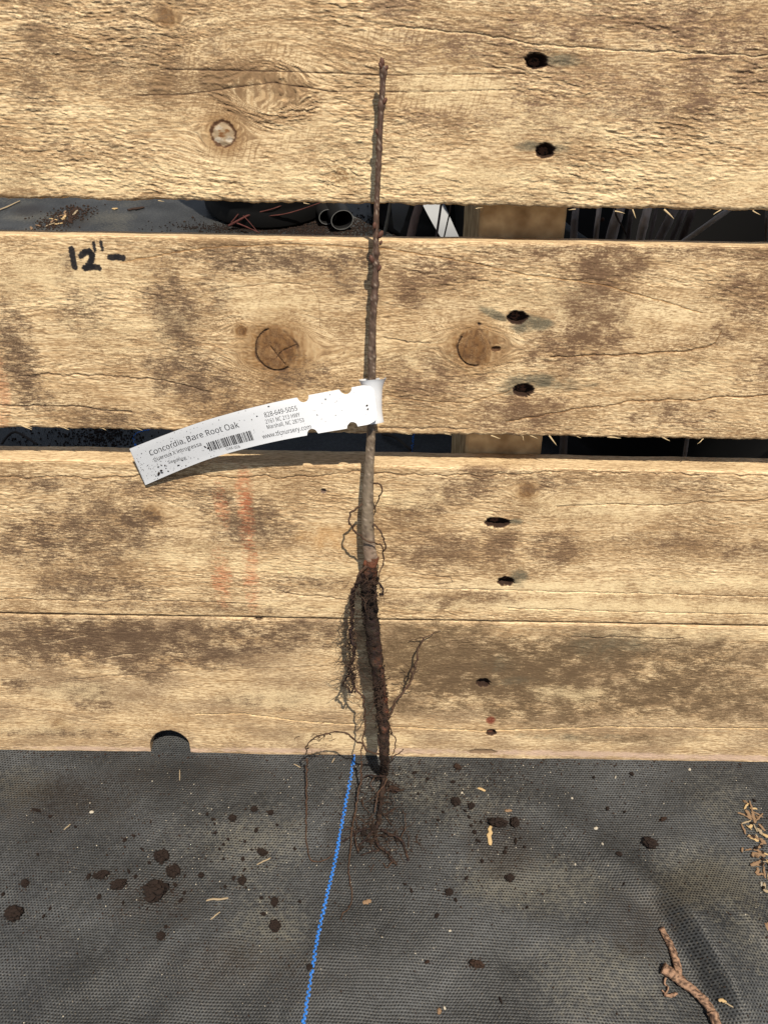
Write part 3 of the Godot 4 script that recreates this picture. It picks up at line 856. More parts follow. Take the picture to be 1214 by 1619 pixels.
	pit(w1, [68.8, 349.1, 4.0, 2.9, 6.0], HOLE, 631)
	pit(w1, [-73.8, 353.8, 5.4, 5.2, 0.9], Color(0.30, 0.20, 0.13), 632)
	pit(w1, [-73.8, 353.6, 4.6, 4.3, -0.1], Color(0.60, 0.52, 0.42), 634)
	stain(w1, [[-74.4, 353.3, 1.6, 1.4, 1.3], [-72.3, 355.1, 1.2, 0.9, 1.2], [-75.6, 355.3, 1.0, 0.8, 1.2]], Color(0.42, 0.27, 0.14), 633, 1.2, 0.9)
	stain(w1, [[-75.9, 351.3, 2.2, 1.0, 1.3], [-71.4, 351.6, 1.5, 1.2, 1.1], [-75.8, 356, 1.6, 1.0, 1.1]], Color(0.70, 0.66, 0.60), 635, 1.0, 0.9)
	var m1 := plank_mesh(w1, 326.2, 421.2, 1.0)
	var mat1 := wood_material(w1)
	var p1 := put("plank", m1, mat1, pal)
	p1.set_meta("label", "roughest board, furry with torn fibres, uppermost in view")
	nail(p1, 61.4, 383.9, -6.2)
	nail(p1, 68.8, 348.8, -5.2)
	splinters(p1, [[39.7, 324.8, 3.4, 14.0], [103.4, 324.7, 4.6, -5.0], [111.4, 325.6, 4.4, -64.0], [125.8, 325.8, 6.0, -36.0], [151.8, 326, 4.0, 205.0], [166.3, 325.9, 4.0, -30.0], [-39.1, 326, 3.0, -8.0], [-105.6, 326, 3.0, -10.0], [85.4, 325.2, 3.4, 180.0]], 62)
	# the boards above, which shade the ground behind
	for k in 4:
		var up := put("plank", m1, mat1, pal)
		up.position = Vector3(0, 110.8 * (k + 1), 0) * MM
		up.rotation.z = PI * 0.0
	# upright the boards are nailed to
	var wood := plain(Color(0.66, 0.49, 0.27), 0.85)
	var gn := NoiseTexture2D.new()
	gn.width = 512
	gn.height = 512
	gn.seamless = true
	var fn := noise(71, FastNoiseLite.TYPE_SIMPLEX_SMOOTH, 4)
	fn.frequency = 0.012
	gn.noise = fn
	var ramp_c := Gradient.new()
	ramp_c.set_color(0, Color(0.62, 0.56, 0.5))
	ramp_c.set_color(1, Color(1, 1, 1))
	gn.color_ramp = ramp_c
	wood.albedo_texture = gn
	wood.uv1_scale = Vector3(9, 9, 1)
	var length := 866.0
	var st := put("stringer", box_mesh(Vector3(42.0, length, 88.0) * MM, 0.0015), wood, pal)
	st.position = Vector3(65.4, length * 0.5 + 42.0, -THICK - 0.5 - 44.0) * MM
	st.set_meta("label", "upright timber behind the boards")

# ------------------------------------------------------------------ the seedling

func make_seedling() -> void:
	var foot := Vector3(0.003, 0.001, 0.034)
	var t := base("oak_seedling", foot)
	tag(t, "bare root tree seedling standing against the pallet, thin brown stem, dark soiled roots", "seedling")
	var nz := noise(700, FastNoiseLite.TYPE_SIMPLEX_SMOOTH, 3)
	var at := func(p: Array) -> Vector3: return bp(p[0], p[1], p[2]) - foot
	var stem_mat := plain(Color.WHITE, 0.6, true)
	var root_mat: Material = M.root
	# stem, from the tip down to the root collar
	var sp := []
	for p in [[-3.3, 380.3, 9], [-3.7, 369.6, 9], [-4.4, 357.6, 9], [-4.8, 345.2, 9], [-5.3, 332.5, 9], [-5.7, 319.3, 9], [-5.7, 305.7, 9], [-5.9, 291.7, 9], [-6.9, 271.2, 9], [-7, 246.5, 9], [-7.1, 220.6, 9.5], [-8.2, 196.8, 10], [-8.6, 171.9, 11], [-7.5, 154.1, 11.5], [-6.1, 147.4, 12]]:
		sp.append(at.call(p))
	var path := curve(sp, 0.0009)
	var rad := [Vector2(0, 1.1), Vector2(0.05, 1.28), Vector2(0.25, 1.22), Vector2(0.42, 1.6), Vector2(0.52, 1.95), Vector2(0.65, 2.15), Vector2(0.72, 2.3), Vector2(0.82, 2.9), Vector2(0.92, 3.4), Vector2(0.97, 3.5), Vector2(1.0, 3.8)]
	# swellings at buds and old bud scars, as fractions of the length
	var knobs := [[0.012, 0.7, 0.008], [0.065, 0.55, 0.005], [0.135, 0.4, 0.004], [0.165, 0.3, 0.004], [0.325, 0.6, 0.006], [0.345, 0.5, 0.005], [0.385, 0.6, 0.007], [0.415, 0.55, 0.007], [0.53, 0.3, 0.005], [0.63, 0.25, 0.006]]
	var mb := Mb.new()
	var paint := func(s: float, _a: float, q: Vector3) -> Color:
		var c := lin(0.112, 0.067, 0.049).lerp(lin(0.14, 0.097, 0.073), smoothstep(0.3, 0.6, s))
		c = c.lerp(lin(0.235, 0.185, 0.135), smoothstep(0.58, 0.78, s))
		c = c.lerp(lin(0.25, 0.18, 0.135), smoothstep(0.9, 0.97, s))
		var n1 := nz.get_noise_3d(q.x * 700, q.y * 170, q.z * 700)
		var n2 := nz.get_noise_3d(q.x * 1900 + 5, q.y * 1200, q.z * 1900)
		c = c * (0.72 + 0.36 * n1)
		if n2 > 0.30:
			c = c.lerp(lin(0.42, 0.34, 0.27), clampf((n2 - 0.30) * 3.0, 0, 0.6))
		if n1 < -0.25:
			c = c.lerp(lin(0.035, 0.022, 0.016), clampf((-0.25 - n1) * 2.5, 0, 0.7))
		return c
	var radius := func(s: float) -> float:
		var r := ramp(rad, s)
		for k in knobs:
			r += k[1] * exp(-pow((s - k[0]) / k[2], 2.0))
		return r * MM * (1.0 + 0.05 * nz.get_noise_2d(s * 90.0, 4.0))
	tube(mb, path, radius, 14, nz, 600.0, 0.00022, paint)
	put("stem", mb.mesh(), stem_mat, t)
	# buds
	var bud_mesh := blob(3, 0.25, 1.7, 8)
	for b in [[-3.9, 381.4, 9.5, 0.95, 8.0], [-2.4, 379.1, 9.5, 0.85, -35.0], [-4.5, 380.2, 10, 0.7, 30.0], [-2.5, 367.2, 10, 0.8, -25.0], [-5.6, 355.4, 9.5, 0.75, 20.0], [-5.6, 349.5, 9, 0.55, 15.0], [-3.7, 313.8, 10, 1.0, -30.0], [-7.6, 303.1, 10, 1.0, 20.0], [-4, 299.2, 10, 0.8, -20.0], [-6.4, 317.6, 11, 0.8, 0.0], [-3.5, 310.2, 9, 0.6, -20.0]]:
		var o := put("bud", bud_mesh, M.bud, t)
		o.position = bp(b[0], b[1], b[2]) - foot
		o.rotation_degrees = Vector3(-LEAN, 0, b[4])
		o.scale = Vector3.ONE * b[3] * 1.08 * MM
	# tap root
	var rp := []
	for p in [[-6.1, 149.7, 12], [-7, 142.5, 13], [-7.9, 131.7, 15], [-6.8, 118.9, 17], [-5.2, 105.7, 19], [-3.3, 90.2, 21], [-0.9, 72.1, 23], [0.8, 55.7, 25], [2.1, 41.3, 27], [2.4, 26.4, 29]]:
		rp.append(at.call(p))
	for p in [[3.4, 8, 15.5], [1.7, 5, 25.4], [0.7, 4, 36.8], [-0.3, 3, 45.9]]:
		rp.append(Vector3(p[0], p[1], p[2]) * MM - foot)
	var rr := [Vector2(0, 3.6), Vector2(0.05, 4.3), Vector2(0.15, 4.6), Vector2(0.3, 4.2), Vector2(0.5, 3.7), Vector2(0.65, 3.3), Vector2(0.75, 2.6), Vector2(0.86, 1.7), Vector2(1.0, 1.0)]
	var earth := func(s: float, a: float, q: Vector3) -> Color:
		var n1 := nz.get_noise_3d(q.x * 260, q.y * 120 + 8, q.z * 260)
		var n2 := nz.get_noise_3d(q.x * 1300, q.y * 1100, q.z * 1300)
		var c := lin(0.03, 0.018, 0.013).lerp(lin(0.075, 0.038, 0.024), clampf(0.5 + n1 * 1.6 + n2 * 0.6, 0, 1))
		if s < 0.11:
			c = c.lerp(lin(0.13, 0.048, 0.026), smoothstep(0.09, 0.02, s) * clampf(0.75 + n1 * 1.5, 0, 1))
			c = c.lerp(lin(0.40, 0.12, 0.03), clampf(1.4 - absf(s - 0.05) / 0.022 - absf(a - 1.9) / 0.9, 0, 1))
		var n3 := n1 * 1.1 + n2 * 0.7 + 0.18 * cos(a - 0.4)
		if n3 > -0.08 and s > 0.03:
			c = c.lerp(lin(0.014, 0.009, 0.007), clampf((n3 + 0.08) * 4.0, 0, 0.95))
		elif n3 < -0.38 and s < 0.6:
			c = c.lerp(lin(0.17, 0.06, 0.028), clampf((-0.38 - n3) * 2.5, 0, 0.7))
		c = c.lerp(lin(0.017, 0.011, 0.009), smoothstep(0.06, 0.12, s) * (1.0 - smoothstep(0.2, 0.42, s)) * clampf(0.8 - n1, 0, 1))
		return c * (1.0 + 0.7 * n2)
	mb = Mb.new()
	tube(mb, curve(rp, 0.0009), func(s: float) -> float: return (ramp(rr, s) - 0.25 + 0.5 * nz.get_noise_2d(s * 40.0, 8.0)) * MM, 20, nz, 150.0, 0.0013, earth)
	put("tap_root", mb.mesh(), root_mat, t)
	# fine roots: path in pallet millimetres (three numbers a point), thickness, soiled or clean
	var brown := func(_s: float, _a: float, q: Vector3) -> Color:
		var n := nz.get_noise_3d(q.x * 500, q.y * 500, q.z * 500)
		return lin(0.06, 0.034, 0.022) * (1.0 + 0.7 * n)
	var dark := func(_s: float, _a: float, q: Vector3) -> Color:
		var n := nz.get_noise_3d(q.x * 600, q.y * 600, q.z * 600)
		return lin(0.016, 0.010, 0.008).lerp(lin(0.06, 0.035, 0.022), clampf(n * 2.0, 0, 1))
	var on_board := [
		[[[-10.7, 141.6, 15], [-14.5, 134.2, 16], [-16.5, 128, 17], [-16.4, 111.7, 19], [-16.8, 104.1, 20], [-15.7, 94.2, 21], [-17.4, 82.9, 22], [-15.3, 71.8, 23]], 1.35, true],
		[[[-15.3, 71.8, 23], [-13.1, 67.7, 24], [-10.1, 64.1, 25], [-9.3, 49.5, 26], [-10.3, 34.8, 28], [-11, 24.7, 30]], 0.6, false],
		[[[-15.3, 71.8, 23], [-16.7, 66.9, 23], [-20, 72.3, 22], [-22.2, 70.1, 21]], 0.8, true],
		[[[-17.4, 82.9, 22], [-20.4, 74.2, 21], [-22.7, 69.8, 20]], 0.7, true],
		[[[1.6, 26.9, 30], [-3.9, 30.5, 31], [-9.4, 36.9, 33], [-15.5, 44.6, 35], [-20.1, 48.2, 36], [-26.5, 49.8, 37], [-33.2, 48.2, 38], [-38.3, 45.4, 38], [-41.4, 39.8, 37], [-42.7, 31.5, 34]], 0.62, false],
		[[[4.5, 52.5, 26], [7.3, 58.1, 25], [11.2, 64, 22], [14.8, 68.6, 18], [18, 74.1, 14], [20.8, 81.5, 10], [21.5, 85.8, 8], [24.2, 93.4, 5]], 0.85, false],
		[[[16.7, 69.4, 15], [17.3, 75.3, 12], [20.2, 79.1, 8]], 0.5, false],
		[[[24.2, 93.4, 5], [28.7, 94.4, 3], [34.5, 96.9, 2]], 0.28, false],
		[[[24.2, 93.4, 5], [20.7, 91.6, 3], [15.7, 88.6, 2]], 0.25, false],
		[[[3.8, 49.7, 26], [6.2, 41.4, 26], [8.9, 34, 25], [8.3, 28.2, 26], [6.9, 24.2, 28]], 0.5, false],
		[[[6.9, 24.2, 28], [11, 23.5, 24], [14.1, 23.8, 20]], 0.5, false],
		[[[-11.3, 181.2, 13], [-15.4, 179.2, 16], [-17.4, 176.4, 17], [-17.3, 171.8, 18], [-14.4, 166.6, 17], [-9.7, 161.8, 17], [-5.4, 160.8, 17], [-1.4, 159.6, 16], [-0, 155.7, 15], [-0.3, 149, 14], [-1.9, 141.7, 15], [-2.8, 136.4, 16]], 0.55, false],
		[[[-5.6, 170.4, 14], [-2.2, 167.8, 16], [0.6, 162.8, 17], [1.3, 157.7, 16], [0, 154.5, 15]], 0.55, false],
		[[[-6.5, 192.2, 11], [-3.5, 192.8, 13], [-1.2, 191.5, 14], [-2.1, 185.7, 13], [-4.4, 179.8, 12], [-6, 177.1, 11]], 0.5, false],
		[[[-8.7, 146.1, 16], [-12.7, 143.2, 18], [-14.3, 137.1, 19]], 0.9, false],
		[[[-3.1, 137.6, 18], [-0.7, 134.5, 20], [-0.3, 130.7, 21]], 0.7, true],
		[[[-3.6, 63.6, 27], [-5.7, 58.1, 28], [-8.2, 55.3, 28], [-9.7, 55.7, 28]], 0.35, false],
		[[[-0.4, 42.1, 28], [-1.4, 36.8, 30], [0.1, 28.2, 31]], 0.6, true],
	]
	for f in on_board:
		var pp := []
		for p in f[0]:
			pp.append(at.call(p))
		fine_root(t, pp, f[1], dark if f[2] else brown, nz, f[2])
	var on_cloth := [
		[[[-43.9, 24, 13.8], [-44, 12, 21.6], [-43.5, 4, 37.5], [-41.8, 2, 55.4], [-39.7, 2, 62.6], [-35.5, 2, 65.8], [-28.4, 2, 63.9], [-24.9, 2, 61]], 0.55, false],
		[[[-11.1, 28, 16.9], [-11.4, 16, 23], [-13.3, 6, 36], [-15.5, 4, 48.4], [-16.1, 3, 60.9], [-16.3, 2, 72.8], [-14.8, 2, 83.7], [-15.2, 2, 90.3], [-18.5, 1, 94.6], [-20.1, 1, 97.5]], 0.55, false],
		[[[-0.3, 3, 45.9], [-5.1, 3, 48.6], [-11.4, 3, 50.2], [-17.2, 2, 52.8], [-21.5, 1.5, 54.9]], 0.9, true],
		[[[-0.3, 3, 44], [-2.4, 3, 52.3], [0.7, 3, 58.8], [6.2, 2.5, 62.1], [8.8, 2, 66.1], [10.9, 2, 68.2]], 0.95, true],
		[[[-3.2, 4, 50.1], [-8.2, 4, 55.7], [-10.4, 2, 57.8], [-11.7, 1.5, 62]], 0.7, true],
		[[[1.6, 4, 48.9], [7.2, 4, 52.5], [12.8, 3, 54.2], [15.3, 2, 60], [17.5, 1.5, 65.8]], 0.85, true],
		[[[12.8, 3, 54.2], [15.3, 5, 49.1], [15.7, 6, 43.1], [13.9, 4, 36.6]], 0.3, false],
		[[[0.7, 2.5, 60.4], [-3.7, 2, 61.3], [-10.2, 1.5, 63]], 0.6, true],
		[[[4.6, 12, 19.9], [1.2, 12, 26.8], [-0.9, 9, 33.3], [-2.7, 5, 39.2]], 0.55, false],
		[[[3.4, 10, 17.7], [-2, 9, 17.7], [-7.8, 6, 16.8], [-10.9, 3, 19.1], [-12.3, 2, 24.3]], 0.6, true],
		[[[-3.1, 8, 18.1], [-5.4, 6, 21.2], [-3, 4, 23.4]], 0.35, false],
		[[[2.8, 4, 25], [7, 4, 23.3], [11.7, 3, 24.3], [15.6, 2, 22.2]], 0.7, true],
		[[[-11.7, 3, 60.8], [-13, 5, 56.2], [-14.3, 5, 49.6], [-20, 3, 48.9]], 0.35, false],
		[[[-10.1, 3, 29.5], [-8.8, 3, 34.6], [-5.7, 3, 38.4]], 0.3, false],
		[[[8.8, 2, 66.1], [5.2, 2, 69.7], [3, 1.5, 67.4]], 0.4, false],
		[[[2.6, 3, 40.2], [7.1, 3, 37.8], [10.9, 2, 34.2]], 0.5, true],
		[[[-13, 4, 36.2], [-13.9, 4, 41.6], [-12.2, 4, 46.9]], 0.25, false],
	]
	for f in on_cloth:
		var pp := []
		for p in f[0]:
			pp.append(Vector3(p[0], p[1] * 0.9 + ground_y(p[0], p[2]), p[2]) * MM - foot)
		fine_root(t, pp, f[1], dark if f[2] else brown, nz, f[2])
	# soil still clinging to the roots
	var lumps := [M.clod_a, M.clod_b, M.clod_c]
	rng.seed = 55
	for s in [[-6.5, 142.5, 20, 3.0], [-4.4, 135.4, 21, 3.6], [-9.5, 134.5, 21, 3.2], [-13.3, 131.4, 20, 2.6], [-2.8, 140.1, 19, 2.4], [-5.7, 128, 22, 3.2], [-9.1, 124, 22, 2.4], [-3.2, 123.3, 22, 2.6], [-5.6, 118.6, 23, 2.6], [-1.3, 131.5, 21, 1.8], [-15.7, 124.6, 20, 1.7], [-16, 106.9, 21, 1.9], [-16.3, 88, 23, 1.5], [-17, 81.9, 23, 1.8], [-21.8, 71.8, 22, 1.6], [-14.9, 68.6, 24, 1.4], [-3.3, 100.8, 24, 1.8], [-1, 84.6, 25, 1.8], [0.3, 68.6, 27, 2.0], [2.3, 52.2, 29, 1.9], [-0.5, 47.6, 29, 1.6], [1.9, 37.7, 31, 1.9], [-31.4, 49.2, 39, 1.3], [-28.2, 49.7, 38, 1.1], [-41, 39.4, 38, 1.4], [14.5, 67.2, 18, 1.0], [9.4, 61, 24, 0.9], [-0.5, 76.6, 26, 1.4]]:
		var o := put("soil_lump", lumps[rng.randi() % 3], M.soil, t)
		o.position = bp(s[0], s[1], s[2]) - foot
		o.rotation = Vector3(rng.randf() * TAU, rng.randf() * TAU, 0)
		o.scale = Vector3(rng.randf_range(0.8, 1.2), rng.randf_range(0.8, 1.3), rng.randf_range(0.6, 0.9)) * s[3] * 0.5 * MM
	for s in [[1.8, 6, 11.7, 3.6], [4.7, 5, 20.6, 3.2], [1.3, 4, 29.7, 3.2], [0.7, 4, 38.7, 3.0], [-3.2, 3, 47.8, 3.6], [-8.7, 3, 50.9, 3.0], [2.8, 3, 52.2, 2.2], [-13.4, 2, 55, 2.2], [6.2, 2, 61.9, 2.0], [10.9, 2, 54.6, 2.0], [-0.8, 2, 56.2, 2.4], [9.9, 1, 67.1, 1.8], [-6, 3, 55.3, 2.0], [-0.8, 5, 17.4, 2.2], [-10.3, 2, 59.3, 1.8]]:
		var o := put("soil_lump", lumps[rng.randi() % 3], M.soil, t)
		o.position = Vector3(s[0], s[1] + ground_y(s[0], s[2]), s[2]) * MM - foot
		o.rotation = Vector3(rng.randf() * TAU, rng.randf() * TAU, 0)
		o.scale = Vector3(rng.randf_range(0.8, 1.3), rng.randf_range(0.7, 1.1), rng.randf_range(0.7, 1.1)) * s[3] * 0.55 * MM
	# the countless crumbs on the tap root
	var crumbs := Mb.new()
	var rcurve := curve(rp, 0.001)
	for k in 1900:
		var s := pow(rng.randf(), 1.25)
		if s < 0.045:
			continue
		var c: Vector3 = rcurve[int(s * (rcurve.size() - 1))]
		var d := Vector3(rng.randfn(), rng.randfn() * 0.3, absf(rng.randfn())).normalized()
		var r := ramp(rr, s) * MM
		if nz.get_noise_3d(c.x * 160 + d.x, c.y * 160, d.x * 0.8) > -0.05:
			crumb(crumbs, c + d * r * rng.randf_range(0.95, 1.15), pow(rng.randf(), 2.5) * 0.75 * MM + 0.14 * MM)
	for k in 240:
		var c: Vector3 = Vector3(rng.randf_range(-18, 16), 0, rng.randf_range(6, 58))
		c.x = c.x * (0.5 + 0.5 * rng.randf()) - c.z * 0.03
		crumb(crumbs, Vector3(c.x, ground_y(c.x, c.z) + 0.4, c.z) * MM - foot, rng.randf_range(0.25, 0.8) * MM)
	var hairs := Mb.new()
	root_hairs(hairs, bp(-16.4, 112.4, 20) - foot, Vector3(1.5, 16.0, 1.5), 8.0, nz, 90)
	root_hairs(hairs, bp(-16.7, 82, 22) - foot, Vector3(2.0, 8.0, 2.0), 10.0, nz, 70)
	root_hairs(hairs, bp(-5.8, 133.4, 21) - foot, Vector3(3.0, 8.0, 2.0), 8.0, nz, 60)
	root_hairs(hairs, bp(0.4, 60.4, 28) - foot, Vector3(2.5, 20.0, 1.5), 8.0, nz, 90)
	root_hairs(hairs, bp(17.4, 71.5, 13) - foot, Vector3(3.0, 9.0, 1.5), 9.0, nz, 8)
	root_hairs(hairs, bp(-36.1, 46.4, 38) - foot, Vector3(6.0, 1.5, 1.5), 5.0, nz, 16)
	root_hairs(hairs, Vector3(-1, 3, 49.7) * MM - foot, Vector3(9.0, 1.0, 7.0), 12.0, nz, 70)
	root_hairs(hairs, Vector3(2.1, 5, 27.4) * MM - foot, Vector3(4.0, 2.0, 12.0), 10.0, nz, 48)
	root_hairs(hairs, Vector3(9.8, 2, 60) * MM - foot, Vector3(6.0, 0.6, 5.0), 9.0, nz, 50)
	var hr := put("root_hairs", hairs.mesh(), plain(Color(0.045, 0.026, 0.017), 0.8), t)
	hr.set_meta("kind", "stuff")
	var cr := put("soil_crumbs", crumbs.mesh(), M.soil, t)
	cr.set_meta("kind", "stuff")

func root_hairs(mb: Mb, from: Vector3, spread: Vector3, length: float, nz: FastNoiseLite, count: int) -> void:
	for k in count:
		var p := from + Vector3(rng.randfn() * spread.x, rng.randfn() * spread.y, rng.randfn() * spread.z) * MM
		var d := Vector3(rng.randfn(), rng.randfn() * 0.35 - 0.3, rng.randfn() * 0.8).normalized()
		var path := []
		var l := length * rng.randf_range(0.4, 1.3)
		for q in 8:
			path.append(p)
			d = (d + Vector3(rng.randfn(), rng.randfn() * 0.5, rng.randfn()) * 0.35).normalized()
			p += d * l / 7.0 * MM
		var r0 := rng.randf_range(0.11, 0.30) * MM
		tube(mb, path, func(s: float) -> float: return r0 * (1.0 - 0.6 * s), 5)

func crumb(mb: Mb, p: Vector3, r: float) -> void:
	var at := mb.v.size()
	var b := Basis(Vector3(rng.randf(), rng.randf(), 0.3).normalized(), rng.randf() * TAU)
	for d in [Vector3(1, 0, 0), Vector3(-1, 0, 0), Vector3(0, 1, 0), Vector3(0, -1, 0), Vector3(0, 0, 1), Vector3(0, 0, -1)]:
		mb.v.append(p + b * (d * r * rng.randf_range(0.6, 1.2)))
		mb.uv.append(Vector2.ZERO)
	for f in [[0, 2, 4], [2, 1, 4], [1, 3, 4], [3, 0, 4], [2, 0, 5], [1, 2, 5], [3, 1, 5], [0, 3, 5]]:
		mb.ix.append_array([at + f[0], at + f[2], at + f[1]])

func fine_root(t: Node3D, pts: Array, thick: float, paint: Callable, nz: FastNoiseLite, soiled: bool) -> void:
	var path := curve(pts, 0.0012)
	for i in path.size():
		var q: Vector3 = path[i]
		var s := Vector3(nz.get_noise_3d(q.x * 130, q.y * 130, 3.0), nz.get_noise_3d(q.x * 130, q.z * 130, 9.0), nz.get_noise_3d(q.y * 130, q.z * 130, 15.0))
		s += Vector3(nz.get_noise_2d(i * 0.45, 40.0), nz.get_noise_2d(i * 0.45, 50.0), 0.0) * 0.35
		path[i] = q + s * 0.0016 * minf(1.0, minf(i, path.size() - 1 - i) / 4.0)
	var mb := Mb.new()
	var r0 := thick * MM
	tube(mb, path, func(s: float) -> float: return r0 * (1.0 - 0.45 * s) * (1.0 + 0.45 * nz.get_noise_2d(s * 22.0, r0 * 9000.0)), 7, nz, 1100.0 if soiled else 700.0, r0 * (0.9 if soiled else 0.25), paint)
	put("fine_root", mb.mesh(), M.root, t)

# ------------------------------------------------------------------ the tag

var tag_line := []     # Vector3 in pallet mm, one per mm of its length
var tag_side := []     # unit vectors across it
var tag_half := []

func tag_at(s: float, q: float, lift: float) -> Vector3:
	var i := clampi(int(floor(s)), 0, tag_line.size() - 2)
	var f := s - i
	var c: Vector3 = tag_line[i].lerp(tag_line[i + 1], f)
	var side: Vector3 = tag_side[i].lerp(tag_side[i + 1], clampf(f, 0, 1)).normalized()
	var along: Vector3 = (tag_line[i + 1] - tag_line[i]).normalized()
	return c + side * q + along.cross(side) * lift

func make_tag() -> void:
	var tops := [[-131.2, 207.4, 7], [-113.4, 215.4, 9.5], [-94.5, 223.3, 12], [-76.3, 229.7, 14], [-58.8, 234.8, 15], [-40.1, 239.3, 15], [-21.5, 243.2, 15], [-5.6, 246.2, 14.5]]
	var lows := [[-127, 185.2, 2], [-108.2, 194.7, 5], [-89.2, 203.6, 8.5], [-70.6, 210.6, 12], [-53.4, 216.1, 15], [-35.6, 220.7, 17.5], [-17.7, 224.7, 19], [-2.9, 227.9, 19]]
	var mids := []
	var sides := []
	for i in tops.size():
		var a := Vector3(tops[i][0], tops[i][1], tops[i][2])
		var b := Vector3(lows[i][0], lows[i][1], lows[i][2])
		mids.append((a + b) * 0.5)
		sides.append((a - b) * 0.5)
	var cm := curve(mids, 0.5)
	var cs := curve(sides, 0.01)
	tag_line.append(mids[0])
	var acc := 0.0
	for i in range(1, cm.size()):
		acc += cm[i].distance_to(cm[i - 1])
		while tag_line.size() <= acc:
			tag_line.append(cm[i])
	for i in tag_line.size():
		var f := float(i) / (tag_line.size() - 1) * (sides.size() - 1)
		var k := mini(int(f), sides.size() - 2)
		var sd: Vector3 = sides[k].lerp(sides[k + 1], f - k)
		tag_half.append(sd.length())
		tag_side.append(sd.normalized())
	var length := float(tag_line.size() - 1)
	var at := bp(tag_line[60].x, tag_line[60].y, tag_line[60].z)
	var t := base("plant_tag", at)
	tag(t, "white printed plant tag tied round the seedling stem, left end spattered with soil", "plant tag")
	var place := func(p: Vector3) -> Vector3: return bp(p.x, p.y, p.z) - at
	# strip with four half-round nicks and a rounded end
	var nicks := [[97.6, 1, 2.8], [118.5, 1, 2.7], [97.8, -1, 2.7], [118.5, -1, 2.6]]
	var mb := Mb.new()
	var s := 0.0
	var stations := []
	while s < length:
		stations.append(s)
		s += 0.35
	stations.append(length)
	for face in 2:
		var start := mb.v.size()
		for x: float in stations:
			var h: float = tag_half[clampi(int(x), 0, tag_half.size() - 1)]
			var lo := -h
			var hi := h
			for k in nicks:
				var d: float = x - k[0]
				if absf(d) < k[2]:
					var cut := sqrt(k[2] * k[2] - d * d) * 1.05
					if k[1] > 0:
						hi = minf(hi, h - cut)
					else:
						lo = maxf(lo, -h + cut)
			var e := length - x
			if e < 6.0:
				var m := h * sqrt(clampf(1.0 - pow(1.0 - e / 6.0, 2.0), 0.0, 1.0)) * 0.45 + h * 0.55
				lo = maxf(lo, -m)
				hi = minf(hi, m)
			for k in 7:
				mb.v.append(place.call(tag_at(x, lerpf(lo, hi, k / 6.0), 0.0 if face == 0 else -0.28)))
				mb.uv.append(Vector2(x / 20.0, k / 6.0))
		mb.grid(stations.size(), 7, start, face == 0)
	var n := stations.size()
	for i in n - 1:      # edges
		for k in [0, 6]:
			var a: int = i * 7 + k
			var b: int = a + 7
			var c: int = n * 7 + a
			mb.ix.append_array([a, b, c, b, c + 7, c])
	for e in [0, n - 1]:
		for k in 6:
			var a: int = e * 7 + k
			mb.ix.append_array([a, a + 1, n * 7 + a, a + 1, n * 7 + a + 1, n * 7 + a])
	mb.smooth()
	var white := plain(Color(0.64, 0.66, 0.70), 0.42)
	white.metallic_specular = 0.5
	put("strip", mb.mesh(), white, t)
	# the loop that passes round the stem
	mb = Mb.new()
	var c0 := Vector3(-6.9, 235.1, 9.5)
	var c1 := Vector3(-6.6, 224.6, 9.5)
	for face in 2:
		var start := mb.v.size()
		for r in 15:
			var f := r / 14.0
			for k in 41:
				var a := lerpf(-0.35, TAU - 0.9, k / 40.0)
				var v := lerpf(247.0, 224.6, f) + 1.2 * sin(a * 1.0 + 0.6)
				var open := 4.7 + 2.2 * pow(maxf(0.0, 1.0 - f * 3.0), 2.0) * (0.6 + 0.4 * sin(a * 2.0 + 1.0)) + 1.8 * pow(maxf(0.0, f - 0.6) * 2.0, 2.0) * (0.5 + 0.5 * cos(a)) - 0.12 * sin(a * 3.0)
				open -= 0.3 * face
				mb.v.append(place.call(Vector3(-6.6 + open * cos(a), v, 10.0 + open * sin(a) * 0.95)))
				mb.uv.append(Vector2(f, k / 40.0))
		mb.grid(15, 41, start, face == 1)
	for k in 40:
		for r in [0, 14]:
			var a: int = r * 41 + k
			mb.ix.append_array([a, a + 1, 15 * 41 + a, a + 1, 15 * 41 + a + 1, 15 * 41 + a])
	put("loop", mb.mesh(), white, t)
	# printing
	M.ink = plain(Color(0.02, 0.02, 0.024), 0.6)
	print_line(t, "Concordia, Bare Root Oak", [9.75, 3.1, 62.5, 1.7, 3.4], place)
	print_line(t, "Quercus X introgressa", [10.4, -0.7, 39.1, -1.8, 2.2], place)
	print_line(t, "Seedling", [17.4, -5.0, 27.9, -6.0, 1.9], place)
	print_line(t, "OAK-026", [50.8, -8.3, 58.6, -8.8, 1.5], place)
	print_line(t, "828-649-5055", [76.6, 3.4, 93.4, 3.4, 2.5], place)
	print_line(t, "2161 NC 213 HWY", [76.0, 0.2, 94.0, 0.2, 2.1], place)
	print_line(t, "Marshall, NC 28753", [75.9, -2.6, 95.3, -2.7, 2.1], place)
	print_line(t, "www.tfcnursery.com", [72.2, -7.0, 98.0, -6.7, 2.4], place)
	# bar code
	var bars := Mb.new()
	var q: Array = [42.0, 67.2, -6.3, -1.4, -6.6, -1.3]
	var x := 0.0
	rng.seed = 99
	while x < 1.0:
		var w: float = [0.009, 0.009, 0.018, 0.027][rng.randi() % 4]
		var start := bars.v.size()
		for e in [x, minf(x + w, 1.0)]:
			for k in 3:
				bars.v.append(place.call(tag_at(lerpf(q[0], q[1], e), lerpf(lerpf(q[2], q[4], e), lerpf(q[3], q[5], e), k / 2.0), 0.06)))
				bars.uv.append(Vector2.ZERO)
		bars.grid(2, 3, start, true)
		x += w + [0.009, 0.009, 0.018, 0.022][rng.randi() % 4]
